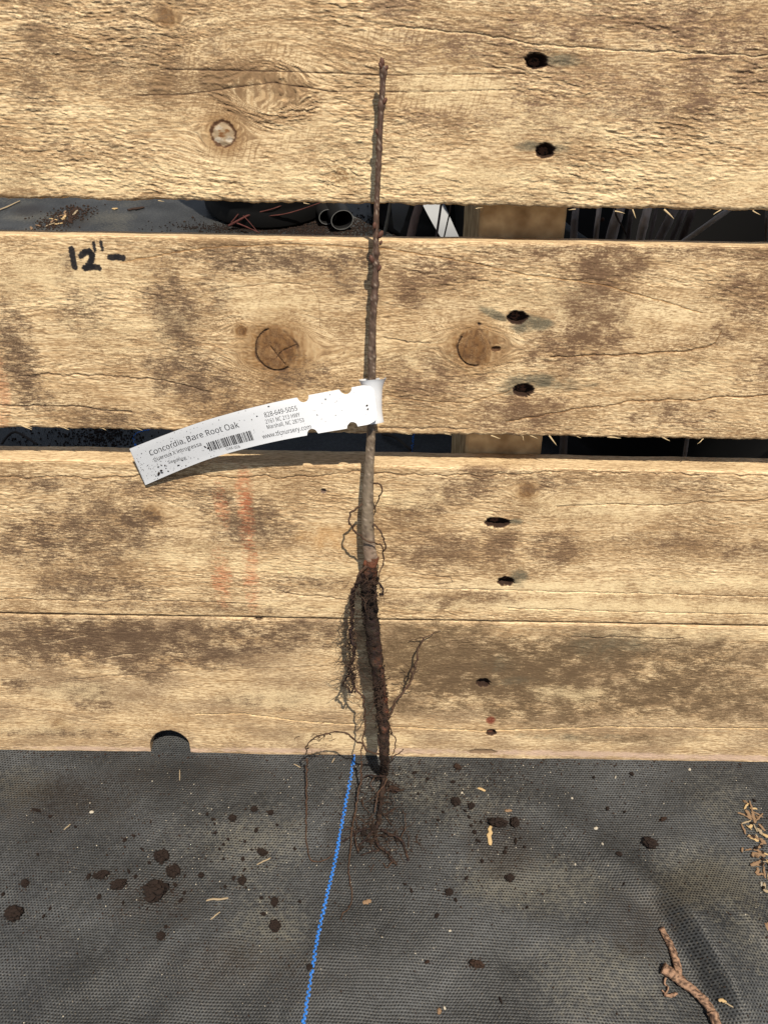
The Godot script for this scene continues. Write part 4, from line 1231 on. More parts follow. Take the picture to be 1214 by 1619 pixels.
	put("bar_code", bars.mesh(), M.ink, t)
	# soil splashed on the plastic
	var lumps := [M.clod_a, M.clod_b, M.clod_c]
	for d in [[9.75, -8.17, 0.81], [11.85, -8.34, 0.52], [10.9, -4.4, 0.46], [14.9, -5.0, 0.41], [15.15, -8.9, 0.35], [22.1, -7.8, 0.35], [25.4, -5.9, 0.41], [41.8, -4.4, 0.7], [40.6, -3.2, 0.5], [26.0, -9.5, 0.23], [34.6, -8.2, 0.23], [35.0, 4.8, 0.41], [24.2, 6.3, 0.29], [73.3, 5.0, 0.41], [70.0, 4.0, 0.3], [80.1, 8.4, 0.41], [53.5, 8.5, 0.23], [127.6, -0.4, 0.64], [127.7, -2.2, 0.46], [108.0, 6.2, 0.29], [102.4, -0.6, 0.23], [111.3, -2.3, 0.23], [110.6, 8.0, 0.23], [20.9, 0.0, 0.23], [5.2, 6.5, 0.2], [1.9, 2.8, 0.23], [5.6, -1.1, 0.2], [7.9, -8.8, 0.4], [14.7, -6.8, 0.3], [20.9, -5.7, 0.3], [12.0, -7.0, 0.5], [13.2, -4.2, 0.4]]:
		var o := put("soil_fleck", lumps[rng.randi() % 3], M.soil, t)
		o.position = place.call(tag_at(d[0], d[1], 0.1))
		o.rotation = Vector3(rng.randf() * 0.4 - deg_to_rad(LEAN), 0, rng.randf() * TAU)
		o.scale = Vector3(d[2] * rng.randf_range(0.9, 1.9), d[2] * rng.randf_range(0.6, 1.0), 0.18) * MM
	var dots := Mb.new()
	for k in 260:
		var sx := absf(rng.randfn()) * 26.0
		if k > 170:
			sx = rng.randf() * length
		if sx > length - 3.0:
			continue
		var h: float = tag_half[int(sx)] - 0.6
		crumb(dots, place.call(tag_at(sx, rng.randf_range(-h, h) * (1.0 if k > 100 else 0.6) - (2.0 if k < 70 else 0.0), 0.08)), rng.randf_range(0.08, 0.24) * MM)
	var dd := put("soil_specks", dots.mesh(), M.soil, t)
	dd.set_meta("kind", "stuff")

# box: [s0, q0, s1, q1, height]: baseline from (s0, q0) to (s1, q1), cap height in mm
func print_line(t: Node3D, words: String, b: Array, place: Callable) -> void:
	var font := SystemFont.new()
	font.font_names = PackedStringArray(["Droid Sans"])
	var tm := TextMesh.new()
	tm.text = words
	tm.font = font
	tm.font_size = 96
	tm.depth = 0.0
	tm.pixel_size = 1.0
	tm.curve_step = 2.0
	tm.horizontal_alignment = HORIZONTAL_ALIGNMENT_LEFT
	var arrays := tm.get_mesh_arrays()
	var src: PackedVector3Array = arrays[Mesh.ARRAY_VERTEX]
	var ix = arrays[Mesh.ARRAY_INDEX]
	var lo := INF
	var hi := -INF
	for p in src:
		lo = minf(lo, p.x)
		hi = maxf(hi, p.x)
	# baseline: the lowest point of the first letter
	var first := lo + (hi - lo) * 0.04
	var basey := INF
	var capy := -INF
	for p in src:
		if p.x < first:
			basey = minf(basey, p.y)
		capy = maxf(capy, p.y)
	if words.begins_with("Q"):
		basey = capy - 96.0 * 0.72
	var mb := Mb.new()
	for p in src:
		var f := (p.x - lo) / (hi - lo)
		var y: float = (p.y - basey) / (capy - basey) * b[4]
		mb.v.append(place.call(tag_at(lerpf(b[0], b[2], f), lerpf(b[1], b[3], f) + y, 0.05)))
		mb.n.append(board * Vector3(0, 0, 1))
		mb.uv.append(Vector2.ZERO)
	mb.ix = ix if ix != null else PackedInt32Array(range(src.size()))
	put("printed_text", mb.mesh(), M.ink, t)

# ------------------------------------------------------------------ litter

func clod(called: String, x: float, z: float, rx: float, rz: float, label: String, category: String, group := "", mat: Material = null, flat := 0.85, shape: Mesh = null) -> Node3D:
	var lumps := [M.clod_a, M.clod_b, M.clod_c, M.clod_d]
	var o := put(called, shape if shape else lumps[rng.randi() % 4], mat if mat else M.soil)
	var r := (rx + rz) * 0.5
	o.rotation.y = rng.randf_range(-0.5, 0.5)
	if rx < 2.15:
		rx *= rng.randf_range(0.45, 1.15)
		rz *= rng.randf_range(0.45, 1.1)
		o.rotation.y = rng.randf() * TAU
	o.scale = Vector3(rx, r * flat, rz) * MM
	o.position = Vector3(x, ground_y(x, z) + r * flat * 0.55, z) * MM
	if rx > 2.2 and M.has("halo"):
		for k in int(rx * 9.0):
			var a := rng.randf() * TAU
			var q := (0.8 + absf(rng.randfn()) * 0.7)
			var hx := x + cos(a) * rx * q
			var hz := z + sin(a) * rz * q
			crumb(M.halo, Vector3(hx, ground_y(hx, hz) + 0.2, hz) * MM, (0.15 + 0.5 * pow(rng.randf(), 2.0)) * MM)
	return tag(o, label, category, group)

func sliver(called: String, x: float, z: float, length: float, wide: float, thick: float, turn: float, mat: Material, label: String, category: String, group := "") -> Node3D:
	var mb := Mb.new()
	var path := []
	for k in 7:
		var f := k / 6.0
		path.append(Vector3((f - 0.5) * length, 0.5 * sin(f * 3.0) * thick + rng.randf_range(-0.15, 0.15) * wide, rng.randf_range(-0.2, 0.2) * wide) * MM)
	var ph := rng.randf() * 6.0
	tube(mb, path, func(s: float) -> float: return wide * 0.5 * MM * (0.55 + 0.4 * sin(s * 2.6 + 0.3) + 0.12 * sin(s * 17.0 + ph)), 6)
	for i in mb.v.size():
		mb.v[i].y *= thick / wide
	var o := put(called, mb.mesh(), mat)
	o.rotation.y = deg_to_rad(turn)
	o.position = Vector3(x, ground_y(x, z) + thick * 0.5 + 0.15, z) * MM
	return tag(o, label, category, group)

func make_litter() -> void:
	M.halo = Mb.new()
	rng.seed = 7
	# the larger clods, each told apart by its size and place
	clod("soil_clod", -123.8, 84.7, 9.0, 5.8, "largest dark soil clod, wedge shaped, lying on the fabric left of the blue yarn", "soil clod", "", null, 0.75, M.wedge)
	clod("soil_clod", -124.1, 65.4, 4.4, 3.6, "pointed soil clod just above the largest clod", "soil clod")
	clod("soil_clod", -115.9, 73.3, 4.0, 3.4, "round soil clod touching the upper right of the largest clod", "soil clod")
	clod("soil_clod", -144.4, 81.7, 5.0, 2.8, "slanting long soil clod just left of the largest clod", "soil clod")
	clod("soil_clod", -155.7, 76.4, 4.4, 2.0, "flat ragged soil clod up and left of the slanting clod", "soil clod")
	clod("soil_clod", -99.8, 75.2, 2.0, 3.6, "upright oblong soil clod a little right of the largest clod", "soil clod")
	clod("soil_clod", -197.9, 97, 5.6, 3.8, "lone round soil clod near the bottom left corner of the fabric", "soil clod")
	clod("soil_clod", -197.4, 81.1, 2.6, 2.2, "small soil clod above the lone round clod at the left border", "soil clod")
	clod("soil_clod", -205.3, 38.9, 3.0, 0.9, "thin dark soil sliver below the notch board at far left", "soil clod")
	clod("soil_clod", -115.5, 107.1, 2.6, 2.2, "small soil clod alone below the largest clod", "soil clod")
	clod("soil_clod", -55.3, 100.9, 3.6, 3.0, "round soil clod nearest the blue yarn on its left", "soil clod")
	clod("soil_clod", -57.1, 88.3, 2.4, 2.6, "brown soil clod above the round clod by the blue yarn", "soil clod")
	clod("soil_clod", -87.1, 42.3, 2.7, 2.0, "ragged soil clod below the notch, left of the hanging root", "soil clod")
	clod("soil_clod", -75.1, 36.3, 2.2, 1.8, "soil clod below the board, halfway between notch and arching root", "soil clod")
	clod("soil_clod", -65, 38.1, 2.2, 1.5, "flattish soil clod left of the arching root", "soil clod")
	clod("soil_clod", -67, 61.6, 3.4, 2.0, "reddish brown soil clod beside a pale straw left of the arching root", "soil clod")
	clod("soil_clod", -76.6, 77.2, 2.4, 2.4, "crumbly soil clod between the oblong clod and the brown clod", "soil clod")
	clod("soil_clod", 46.4, 29.9, 2.9, 2.7, "black cube-like soil clod right of the roots", "soil clod")
	clod("soil_clod", 55.8, 32.1, 2.4, 2.0, "soil clod just right of the black cube-like clod", "soil clod")
	clod("soil_clod", 70.6, 42.7, 6.0, 2.8, "long dark soil clump above the yellow wood chip", "soil clod")
	clod("soil_clod", 80.9, 41.8, 3.0, 3.2, "brown soil clump at the right end of the long clump", "soil clod")
	clod("soil_clod", 158.3, 53.2, 5.2, 3.0, "big smooth oval soil clod alone on the right of the fabric", "soil clod")
	clod("soil_clod", 74.6, 73.4, 2.8, 2.0, "crumbly soil clod well below the yellow wood chip", "soil clod")
	clod("soil_clod", 39.7, 82.5, 2.8, 1.8, "brown soil clod between the roots and the wood chip, lower down", "soil clod")
	clod("soil_clod", 52.7, 117.7, 4.2, 2.0, "flat reddish soil clod near the bottom, right of the blue yarn", "soil clod", "", M.soil_red)
	clod("soil_clod", 48.8, 7, 2.8, 1.8, "soil clod under the lower edge of the lowest board, right of the roots", "soil clod", "", M.soil_red)
	clod("soil_clod", 170, 38.7, 2.6, 1.0, "thin brown soil flake up right of the big oval clod", "soil clod", "", M.soil_red)
	clod("soil_clod", 139.1, 60, 1.7, 1.5, "small soil clod left of the big oval clod", "soil clod")
	clod("soil_clod", 157.6, 9.7, 1.6, 1.4, "soil clod under the board edge at the right", "soil clod")
	clod("soil_clod", 26.7, 116.9, 2.0, 1.6, "dull brown soil clod right of the blue yarn near the bottom", "soil clod", "", M.soil_red)
	clod("soil_clod", 8.7, 22.6, 4.2, 2.2, "reddish clump of soil right of the lower tap root", "soil clod", "", M.soil_red)
	clod("soil_clod", -34.9, 120.7, 2.0, 1.5, "dark soil clod touching the blue yarn near the bottom", "soil clod")
	# smaller crumbs that nothing tells apart, by neighbourhood
	for p in [[-154.8, 87.8], [-139.3, 90.6], [-136.7, 76.8], [-140.9, 74.1], [-136.7, 61.3], [-109, 75.6], [-112.7, 80.5], [-126.1, 93.3], [-129.5, 69], [-114.5, 102.4], [-182.4, 98], [-178.4, 94.1], [-196, 64.8], [-192.5, 51.6], [-195.8, 42.6], [-178.1, 48.7], [-208.5, 86.7], [-162.7, 77.2], [-108.4, 84.5], [-109, 88.5], [-146.7, 56.4], [-142.1, 54.1], [-134.3, 45.7]]:
		clod("soil_crumb", p[0] + rng.randf_range(-1, 1), p[1], rng.randf_range(0.9, 1.9), rng.randf_range(0.8, 1.5), "small dark soil crumb in the loose scatter round the largest soil clod", "soil crumb", "soil crumbs round the largest clod")
	for p in [[-97.1, 46.2], [-102.6, 40.2], [-98.7, 43.2], [-91.9, 59.5], [-90, 58], [-88.7, 65.9], [-77.9, 65.3], [-75.9, 71.7], [-87.9, 54.7], [-64.7, 86.8], [-62.4, 93.9], [-60.3, 46], [-48.7, 58.4], [-43, 88.4], [-73.4, 60.6], [-77.9, 54.9], [-85.7, 80.4], [-81.6, 76.9], [-73.9, 80.9], [-96, 50.4], [-72.2, 50], [-95.6, 68.1]]:
		clod("soil_crumb", p[0], p[1] + rng.randf_range(-1, 1), rng.randf_range(0.9, 2.0), rng.randf_range(0.8, 1.6), "small dark soil crumb between the scattered clods and the arching root", "soil crumb", "soil crumbs left of the arching root")
	for p in [[50.1, 74.1], [73.5, 58.9], [85.3, 55.9], [54.7, 44.1], [56.6, 47.8], [60.9, 41.7], [58.5, 53], [38.4, 36.3], [35.2, 41.4], [80.4, 52.6], [83.3, 50.7], [74.5, 56.4], [59.8, 64.5], [24.3, 53.6], [18.8, 82.1], [32.5, 94.7], [45.5, 16.6], [29.9, 15.2], [21.7, 11.2], [53.9, 38.8], [15.3, 78.5], [35.6, 9.3], [138.3, 31.9], [148.3, 33.7], [138.7, 76.2], [133.3, 12.6], [63.8, 134], [82.8, 88.8], [43.3, 86.4], [23.8, 25.1], [65.5, 40.1], [51.8, 35.3]]:
		clod("soil_crumb", p[0], p[1], rng.randf_range(0.9, 2.1), rng.randf_range(0.8, 1.6), "small dark soil crumb on the fabric right of the roots", "soil crumb", "soil crumbs right of the roots")
	# wood chips, straws and stones
	sliver("wood_chip", 65.4, 49.9, 11.0, 3.0, 0.9, 82.0, M.chip, "yellow splintered wood chip standing out below the long soil clump", "wood chip")
	sliver("straw", -88.8, 87.5, 12.0, 1.3, 0.8, 6.0, M.straw, "longest pale straw, lying flat between the scattered soil clods", "straw")
	sliver("straw", -65.7, 66.2, 8.5, 1.0, 0.7, 27.0, M.straw, "pale straw beside the reddish brown clod left of the arching root", "straw")
	sliver("straw", -88.5, 96, 6.0, 0.9, 0.6, 40.0, M.straw, "short straw just under the longest straw", "straw")
	sliver("straw", -183.7, 48.8, 4.5, 0.8, 0.6, 50.0, M.straw, "tiny straw on the upper left of the fabric", "straw")
	sliver("straw", -123.7, 15.9, 7.0, 0.7, 0.5, 100.0, M.straw, "thin straw standing below the half-round notch", "straw")
	sliver("straw", -51.8, 7.9, 5.0, 0.8, 0.6, -25.0, M.straw, "bright straw left of the hanging root under the board edge", "straw")
	sliver("straw", -29.3, 4.1, 3.5, 0.8, 0.6, 60.0, M.straw, "stub of straw against the board edge left of the blue yarn", "straw")
	sliver("wood_chip", 62.8, 21.6, 4.6, 1.8, 0.7, -20.0, M.chip, "pale wood chip above the black cube-like clod", "wood chip")
	sliver("wood_chip", 77.8, 34.9, 4.0, 2.0, 0.9, 5.0, M.leaf, "tan wood chip above the long soil clump", "wood chip")
	sliver("dead_leaf", 210.9, 99, 7.0, 6.0, 0.6, 20.0, M.leaf, "brown dead leaf piece at the right border of the fabric", "leaf")
	sliver("wood_chip", -5.9, 87.8, 4.6, 2.6, 0.8, 15.0, M.leaf, "tan wood chip right of the long hanging root tip", "wood chip")
	for s in [[130.7, 54, 1.9, "white stone left of the big oval soil clod"], [39.4, 102, 1.6, "white triangular stone in the lower middle of the fabric"], [216.9, 74.6, 2.6, "large white stone in the litter at the right border"], [146.9, 12, 1.7, "pale stone just under the right half of the lowest board"], [117.8, 25.9, 1.5, "cream stone midway between wood chip and right litter"], [128.8, 44.4, 1.5, "buff stone above the white stone"], [113.3, 65.1, 1.4, "grey stone below and left of the white stone"], [-171.6, 39.9, 1.5, "cream stone on the upper left of the fabric"], [194.7, 6.1, 1.4, "bright stone against the board edge at far right"], [50.6, 23.5, 1.3, "whitish stone beside the pale wood chip"], [-1, 0.6, 1.5, "white bead of stone at the board edge by the tap root"], [32.2, 138.9, 2.0, "tan stone pair member on the lower border, left one"], [35.1, 137.5, 1.8, "tan stone pair member on the lower border, right one"]]:
		clod("stone", s[0], s[1], s[2] * 0.8, s[2] * 0.62, s[3], "stone", "", M.stone if s[2] < 1.95 or s[2] > 2.3 else M.leaf, 0.7, M.pebble)
	# litter heap at the right border: chips and straws in a drift
	for k in 74:
		var f := rng.randf()
		var c := Vector2(224.7, 29.3).lerp(Vector2(220.3, 75.2), f) + Vector2(rng.randfn() * 3.2, rng.randfn() * 4.0)
		if rng.randf() < 0.6:
			sliver("litter_chip", c.x, c.y, rng.randf_range(2.5, 7.0), rng.randf_range(0.8, 2.6), rng.randf_range(0.5, 1.2), rng.randf() * 180.0, [M.chip, M.leaf, M.straw, M.leaf][rng.randi() % 4], "brown or tan chip in the drift of litter along the right border", "wood chip", "chips in the litter drift")
		else:
			clod("litter_crumb", c.x, c.y, rng.randf_range(0.7, 1.9), rng.randf_range(0.7, 1.5), "brown crumb in the drift of litter along the right border", "soil crumb", "crumbs in the litter drift", [M.soil_red, M.soil, M.leaf][rng.randi() % 3])
	# dust-fine crumbs nobody could count
	var dust: Mb = M.halo
	var pale := Mb.new()
	for k in 3600:
		var x := rng.randf_range(-250, 255)
		var z := rng.randf_range(3, 160)
		if rng.randf() < 0.6:
			x = 40.0 + rng.randfn() * 60.0
			z = absf(rng.randfn()) * 42.0 + 4.0
		if rng.randf() < 0.15:
			x = -110.0 + rng.randfn() * 40.0
			z = 70.0 + rng.randfn() * 25.0
		var light := rng.randf() < 0.14
		crumb(pale if light else dust, Vector3(x, ground_y(x, z) + 0.25, z) * MM, (rng.randf_range(0.2, 0.55) if light else 0.15 + 0.6 * pow(rng.randf(), 2.0)) * MM)
	for k in 160:
		var x := rng.randf_range(-230, 240)
		crumb(dust, Vector3(x, ground_y(x, 5.0) + 0.2, rng.randf_range(1.0, 5.0)) * MM, rng.randf_range(0.3, 0.9) * MM)
	var a := put("soil_crumbs", dust.mesh(), M.soil_red)
	a.set_meta("kind", "stuff")
	tag(a, "fine brown soil crumbs strewn all over the fabric", "soil")
	var b := put("grit", pale.mesh(), M.stone)
	b.set_meta("kind", "stuff")
	tag(b, "fine pale grit strewn all over the fabric", "grit")
	# twig in the fold of the cloth, bottom right
	var nz := noise(720, FastNoiseLite.TYPE_SIMPLEX_SMOOTH, 3)
	var bark := func(_s: float, _a: float, q: Vector3) -> Color:
		var n := nz.get_noise_3d(q.x * 500, q.y * 500, q.z * 500)
		var n2 := nz.get_noise_3d(q.x * 1500, q.y * 1500, q.z * 1500)
		return lin(0.31, 0.19, 0.125).lerp(lin(0.045, 0.026, 0.018), clampf(0.4 - n * 2.4 + n2 * 0.8, 0, 1))
	var twig := base("broken_twig", Vector3(158.8, 0, 122.9) * MM)
	tag(twig, "broken reddish brown twig lying in the fold of fabric at bottom right", "twig")
	var bits := [[[[150, 2.5, 118.4], [153.6, 3, 120.8], [158.4, 3.4, 124.6], [164, 3.2, 128.5], [168.2, 3.2, 133.2], [170.7, 3, 138.1]], 2.5, "branch"], [[[157.5, 2.5, 122.7], [158.4, 2.4, 118.2], [158, 2, 112.1], [157, 1.5, 105.9], [154.2, 1, 98.6]], 1.9, "side_shoot"], [[[170.7, 3, 138.1], [171.1, 3, 141.1], [171.7, 2.5, 144]], 2.6, "branch_stub"], [[[150.8, 2, 122.6], [149.6, 1.5, 125.4], [151.2, 1.5, 126.8], [149.3, 1, 129.6], [147.7, 1, 128.2]], 0.5, "rootlet"], [[[148.5, 1, 130.2], [151.3, 2, 130.9], [155.2, 1, 129.5]], 0.9, "rootlet"]]
	for q in bits:
		var pp := []
		for p in q[0]:
			pp.append(Vector3(p[0], p[1] + ground_y(p[0], p[2]), p[2]) * MM - twig.position)
		var mb := Mb.new()
		var r0: float = q[1] * 1.1
		tube(mb, curve(pp, 0.001), func(s: float) -> float: return r0 * MM * (1.0 - 0.25 * s) * (1.0 + 0.16 * nz.get_noise_2d(s * 14.0, r0)), 14, nz, 330.0, r0 * 0.0003, bark)
		put(q[2], mb.mesh(), M.root, twig)
	sliver("wood_chip", 177, 132.9, 4.0, 2.0, 1.2, -10.0, M.chip, "orange tan wood chip at the lower end of the broken twig", "wood chip")
	sliver("straw", 179.6, 135.1, 4.5, 0.9, 0.7, -30.0, M.straw, "short straw beside the lower end of the broken twig", "straw")

# ------------------------------------------------------------------ behind the pallet

func pot(called: String, x: float, z: float, r_low: float, r_top: float, high: float, label: String) -> Node3D:
	var o := base(called, Vector3(x, 0.002, z))
	tag(o, label, "plant pot")
	var mb := Mb.new()
	# foot, wall, rolled rim, inner wall, floor
	var prof := [Vector2(0.0, 0.004), Vector2(r_low * 0.9, 0.003), Vector2(r_low * 0.97, 0.0), Vector2(r_low, 0.003), Vector2(r_low + 0.001, 0.022), Vector2(r_low - 0.002, 0.026), Vector2(lerpf(r_low, r_top, 0.5), high * 0.5), Vector2(r_top - 0.003, high - 0.022), Vector2(r_top + 0.002, high - 0.02), Vector2(r_top + 0.003, high), Vector2(r_top, high + 0.002), Vector2(r_top - 0.004, high), Vector2(r_top - 0.006, high - 0.03), Vector2(r_top * 0.93, high * 0.40), Vector2(0.0, high * 0.38)]
	for p: Vector2 in prof:
		for k in 49:
			var a := TAU * (k % 48) / 48.0
			mb.v.append(Vector3(p.x * cos(a), p.y, p.x * sin(a)))
			mb.uv.append(Vector2(k / 48.0, p.y))
	mb.grid(prof.size(), 49, 0, true)
	put("pot_wall", mb.mesh(), M.plastic, o)
	var soil := blob(88, 0.10, 0.06, 10)
	var s := put("potting_soil", soil, M.soil, o)
	s.scale = Vector3.ONE * r_top * 0.93
	s.position.y = high * 0.42
	return o

func rod(mb: Mb, pts: Array, r0: float, r1: float, nz: FastNoiseLite, col: Color) -> void:
	var pp := []
	for p in pts:
		pp.append(p)
	tube(mb, curve(pp, 0.006), func(s: float) -> float: return lerpf(r0, r1, s), 10, nz, 160.0, r0 * 0.12, func(_s, _a, q: Vector3) -> Color: return col * (1.0 + 0.5 * nz.get_noise_3d(q.x * 300, q.y * 120, q.z * 300)))

func make_behind() -> void:
	var nz := noise(740, FastNoiseLite.TYPE_SIMPLEX_SMOOTH, 3)
	pot("nursery_pot", -0.165, -0.822, 0.088, 0.110, 0.22, "black nursery pot on the fabric seen low through the upper gap, behind red twigs")
	pot("nursery_pot", 0.075, -0.80, 0.10, 0.12, 0.24, "black nursery pot in shade behind the stem, left of the upright timber")
	pot("nursery_pot", 0.255, -0.345, 0.105, 0.14, 0.212, "black nursery pot holding grey stems, right of the upright timber")
	pot("nursery_pot", 0.545, -0.36, 0.105, 0.145, 0.20, "black nursery pot with its rim showing at the right end of the upper gap")
	pot("nursery_pot", 0.42, -0.62, 0.12, 0.14, 0.25, "black nursery pot farthest back at the right")
	pot("nursery_pot", 0.20, -0.66, 0.12, 0.14, 0.25, "black nursery pot behind the grey stems")
	# two black pipes
	for q in [[[-60.3, 12.8, -735], [-99.9, -13.1, -860], 0.0135, "wide round end of black plastic pipe lying left of the stem, nearer one"], [[-80.2, 9, -750], [-111.8, -15.2, -860], 0.0105, "narrower black plastic pipe tucked behind the wide pipe end"]]:
		var a := Vector3(q[0][0], 0, q[0][1 + 1]) * MM
		a.y = q[2] + 0.003
		var b := Vector3(q[1][0], 0, q[1][2]) * MM
		b.y = q[2] + 0.006
		var o := base("black_pipe", a)
		tag(o, q[3], "pipe")
		var mb := Mb.new()
		var d := (b - a).normalized()
		var x := d.cross(Vector3.UP).normalized()
		var y := x.cross(d)
		var r: float = q[2]
		var prof := [Vector2(r - 0.0012, 0.16), Vector2(r - 0.0012, 0.001), Vector2(r - 0.0008, 0.0), Vector2(r - 0.0002, 0.0), Vector2(r, 0.001), Vector2(r, 0.16)]
		for p: Vector2 in prof:
			for k in 33:
				var g := TAU * (k % 32) / 32.0
				mb.v.append((x * cos(g) * 1.08 + y * sin(g) * 0.96) * p.x + d * p.y)
				mb.uv.append(Vector2(k / 32.0, p.y))
		mb.grid(prof.size(), 33, 0)
		put("pipe_wall", mb.mesh(), M.plastic, o)
		mb = Mb.new()
		for e in 2:
			for k in 33:
				var g := TAU * (k % 32) / 32.0
				mb.v.append((x * cos(g) * 1.08 + y * sin(g) * 0.96) * (r - (0.0006 if e == 0 else -0.0002)) - d * 0.0006)
				mb.uv.append(Vector2.ZERO)
		mb.grid(2, 33, 0)
		put("cut_edge", mb.mesh(), M.cut, o)
	# red twigs
	var o := base("red_branch", Vector3(-207.9, 6, -735) * MM)
	tag(o, "thin dark red branch with side twigs lying before the left nursery pot", "branch")
	for q in [[[[-207.9, 6, -735], [-181.6, 19.9, -735], [-165.3, 25.5, -740], [-149.5, 33, -750]], 2.4], [[[-204, 10.3, -735], [-191.8, 22.5, -740], [-180.6, 32.4, -750]], 1.4], [[[-195.7, 11.9, -730], [-184.6, 10.1, -725], [-164.9, 9.1, -710]], 1.4], [[[-175.2, 19.2, -735], [-142.3, 21.4, -735], [-118.1, 25.4, -740], [-87.5, 32.4, -750]], 1.2], [[[-168.1, 24.3, -735], [-148.1, 29.6, -735], [-125, 33.4, -750]], 1.2], [[[-185.4, 24.3, -725], [-176, 15.9, -720], [-165.1, 7.4, -710]], 0.8]]:
		var pp := []
		for p in q[0]:
			pp.append(Vector3(p[0], p[1], p[2]) * MM - o.position)
		var mb := Mb.new()
		rod(mb, pp, q[1] * 0.72 * MM, q[1] * 0.45 * MM, nz, lin(0.085, 0.028, 0.024))
		put("twig", mb.mesh(), M.root, o)
	# stems behind: base px, top px, depth, radius, colour
	var grey := lin(0.40, 0.33, 0.29)
	var list := [
		[[[20.9, 131.9, -450], [23.7, 140.6, -460], [28.9, 151.1, -480]], 4.2, lin(0.16, 0.10, 0.075), "thick brown mottled stem just right of the seedling, in the upper gap"],
		[[[-4.1, 145.6, -420], [-1, 156.7, -430], [1.6, 169.4, -440]], 1.6, lin(0.15, 0.13, 0.10), "thin grey green stem close beside the seedling, in the upper gap"],
		[[[38.5, 174.8, -360], [40.4, 184.4, -370], [42.2, 194, -380]], 1.1, lin(0.07, 0.05, 0.045), "thin dark stem crossing the hanging white tag"],
		[[[49.6, 167.2, -400], [51, 176.5, -400], [51.4, 185.6, -400]], 0.7, lin(0.10, 0.07, 0.06), "hair thin stem right of the hanging white tag"],
		[[[122.3, 220.4, -250], [122.4, 233.1, -260], [126, 238.1, -280]], 2.6, lin(0.12, 0.095, 0.085), "dark stem touching the right side of the upright timber"],
		[[[150.5, 196.4, -300], [148.5, 215.4, -300], [150, 225.7, -310]], 2.0, grey, "slender grey stem with a side bud, first right of the timber"],
		[[[160.6, 196.6, -300], [161.4, 217.9, -300], [165.8, 227.3, -310]], 4.1, grey, "thickest grey stem right of the timber, with a thin twig before it"],
		[[[183.2, 182.3, -330], [180.8, 204.7, -330], [182.4, 214.9, -340]], 2.0, lin(0.13, 0.10, 0.09), "dim stem behind the thickest grey stem"],
		[[[175.5, 206.6, -280], [174.9, 224.9, -280], [178.2, 234.7, -290]], 3.2, grey, "straight grey stem in the middle of the grey stems"],
		[[[188.9, 198.1, -300], [191.8, 213.9, -310], [194.7, 222.2, -320]], 1.3, lin(0.13, 0.10, 0.09), "thin brown stem leaning right beside the straight grey stem"],
		[[[190.8, 203, -290], [195, 220.7, -290], [201.8, 230.8, -300]], 3.4, lin(0.18, 0.15, 0.135), "slanting grey stem, right one of the stout stems"],
		[[[208.3, 193.5, -310], [210.9, 214.2, -310], [216.6, 222.5, -320]], 2.2, lin(0.14, 0.11, 0.10), "dim slanting stem right of the slanting grey stem"],
		[[[227.6, 179.2, -340], [229.1, 201.1, -340], [234, 210, -350]], 2.8, lin(0.09, 0.06, 0.05), "dark brown slanting stem, last of the stout stems"],
		[[[186, 226.4, -240], [196.3, 235.9, -240], [205, 244.4, -240], [220.7, 250.8, -250]], 1.9, lin(0.27, 0.24, 0.22), "pale grey stem lying low and slanting toward the right rim"],
		[[[183.3, 141.5, -120], [182.7, 155, -125], [182.5, 168.1, -130]], 1.3, lin(0.24, 0.21, 0.20), "thin grey stem alone in the dark lower gap at the right"],
		[[[233.6, 237, -220], [228.2, 253, -220], [229.1, 261.1, -230]], 1.2, lin(0.12, 0.10, 0.09), "thin upright stem at the right border of the upper gap"],
	]
	for q in list:
		var pts := []
		for p in q[0]:
			pts.append(Vector3(p[0], p[1], p[2]) * MM)
		# carried on down to its soil and up behind the board
		var down: Vector3 = (pts[0] - pts[1]).normalized()
		var up: Vector3 = (pts[-1] - pts[-2]).normalized()
		var root: Vector3 = pts[0] + down * maxf(0.0, (pts[0].y - 0.10)) / maxf(0.3, -down.y)
		pts.push_front(root)
		pts.append(pts[-1] + up * 0.09)
		var stem := base("sapling", root)
		tag(stem, q[3], "sapling")
		for i in pts.size():
			pts[i] -= root
		var mb := Mb.new()
		rod(mb, pts, q[1] * MM, q[1] * 0.85 * MM, nz, q[2])
		put("stem", mb.mesh(), M.root, stem)
		if q[3].begins_with("thickest"):
			mb = Mb.new()
			var tw := []
			for p in [[153.1, 237.7, -285], [156, 226.8, -285], [161.5, 219.7, -285], [166.7, 212.5, -285]]:
				tw.append(Vector3(p[0], p[1], p[2]) * MM - root)
			rod(mb, tw, 0.0008, 0.0005, nz, lin(0.06, 0.04, 0.03))
			put("side_twig", mb.mesh(), M.root, stem)
		if q[3].begins_with("slender"):
			var bd := put("side_bud", M.clod_a, M.bud, stem)
			bd.position = Vector3(151.8, 216.8, -300) * MM - root
			bd.scale = Vector3.ONE * 0.0014
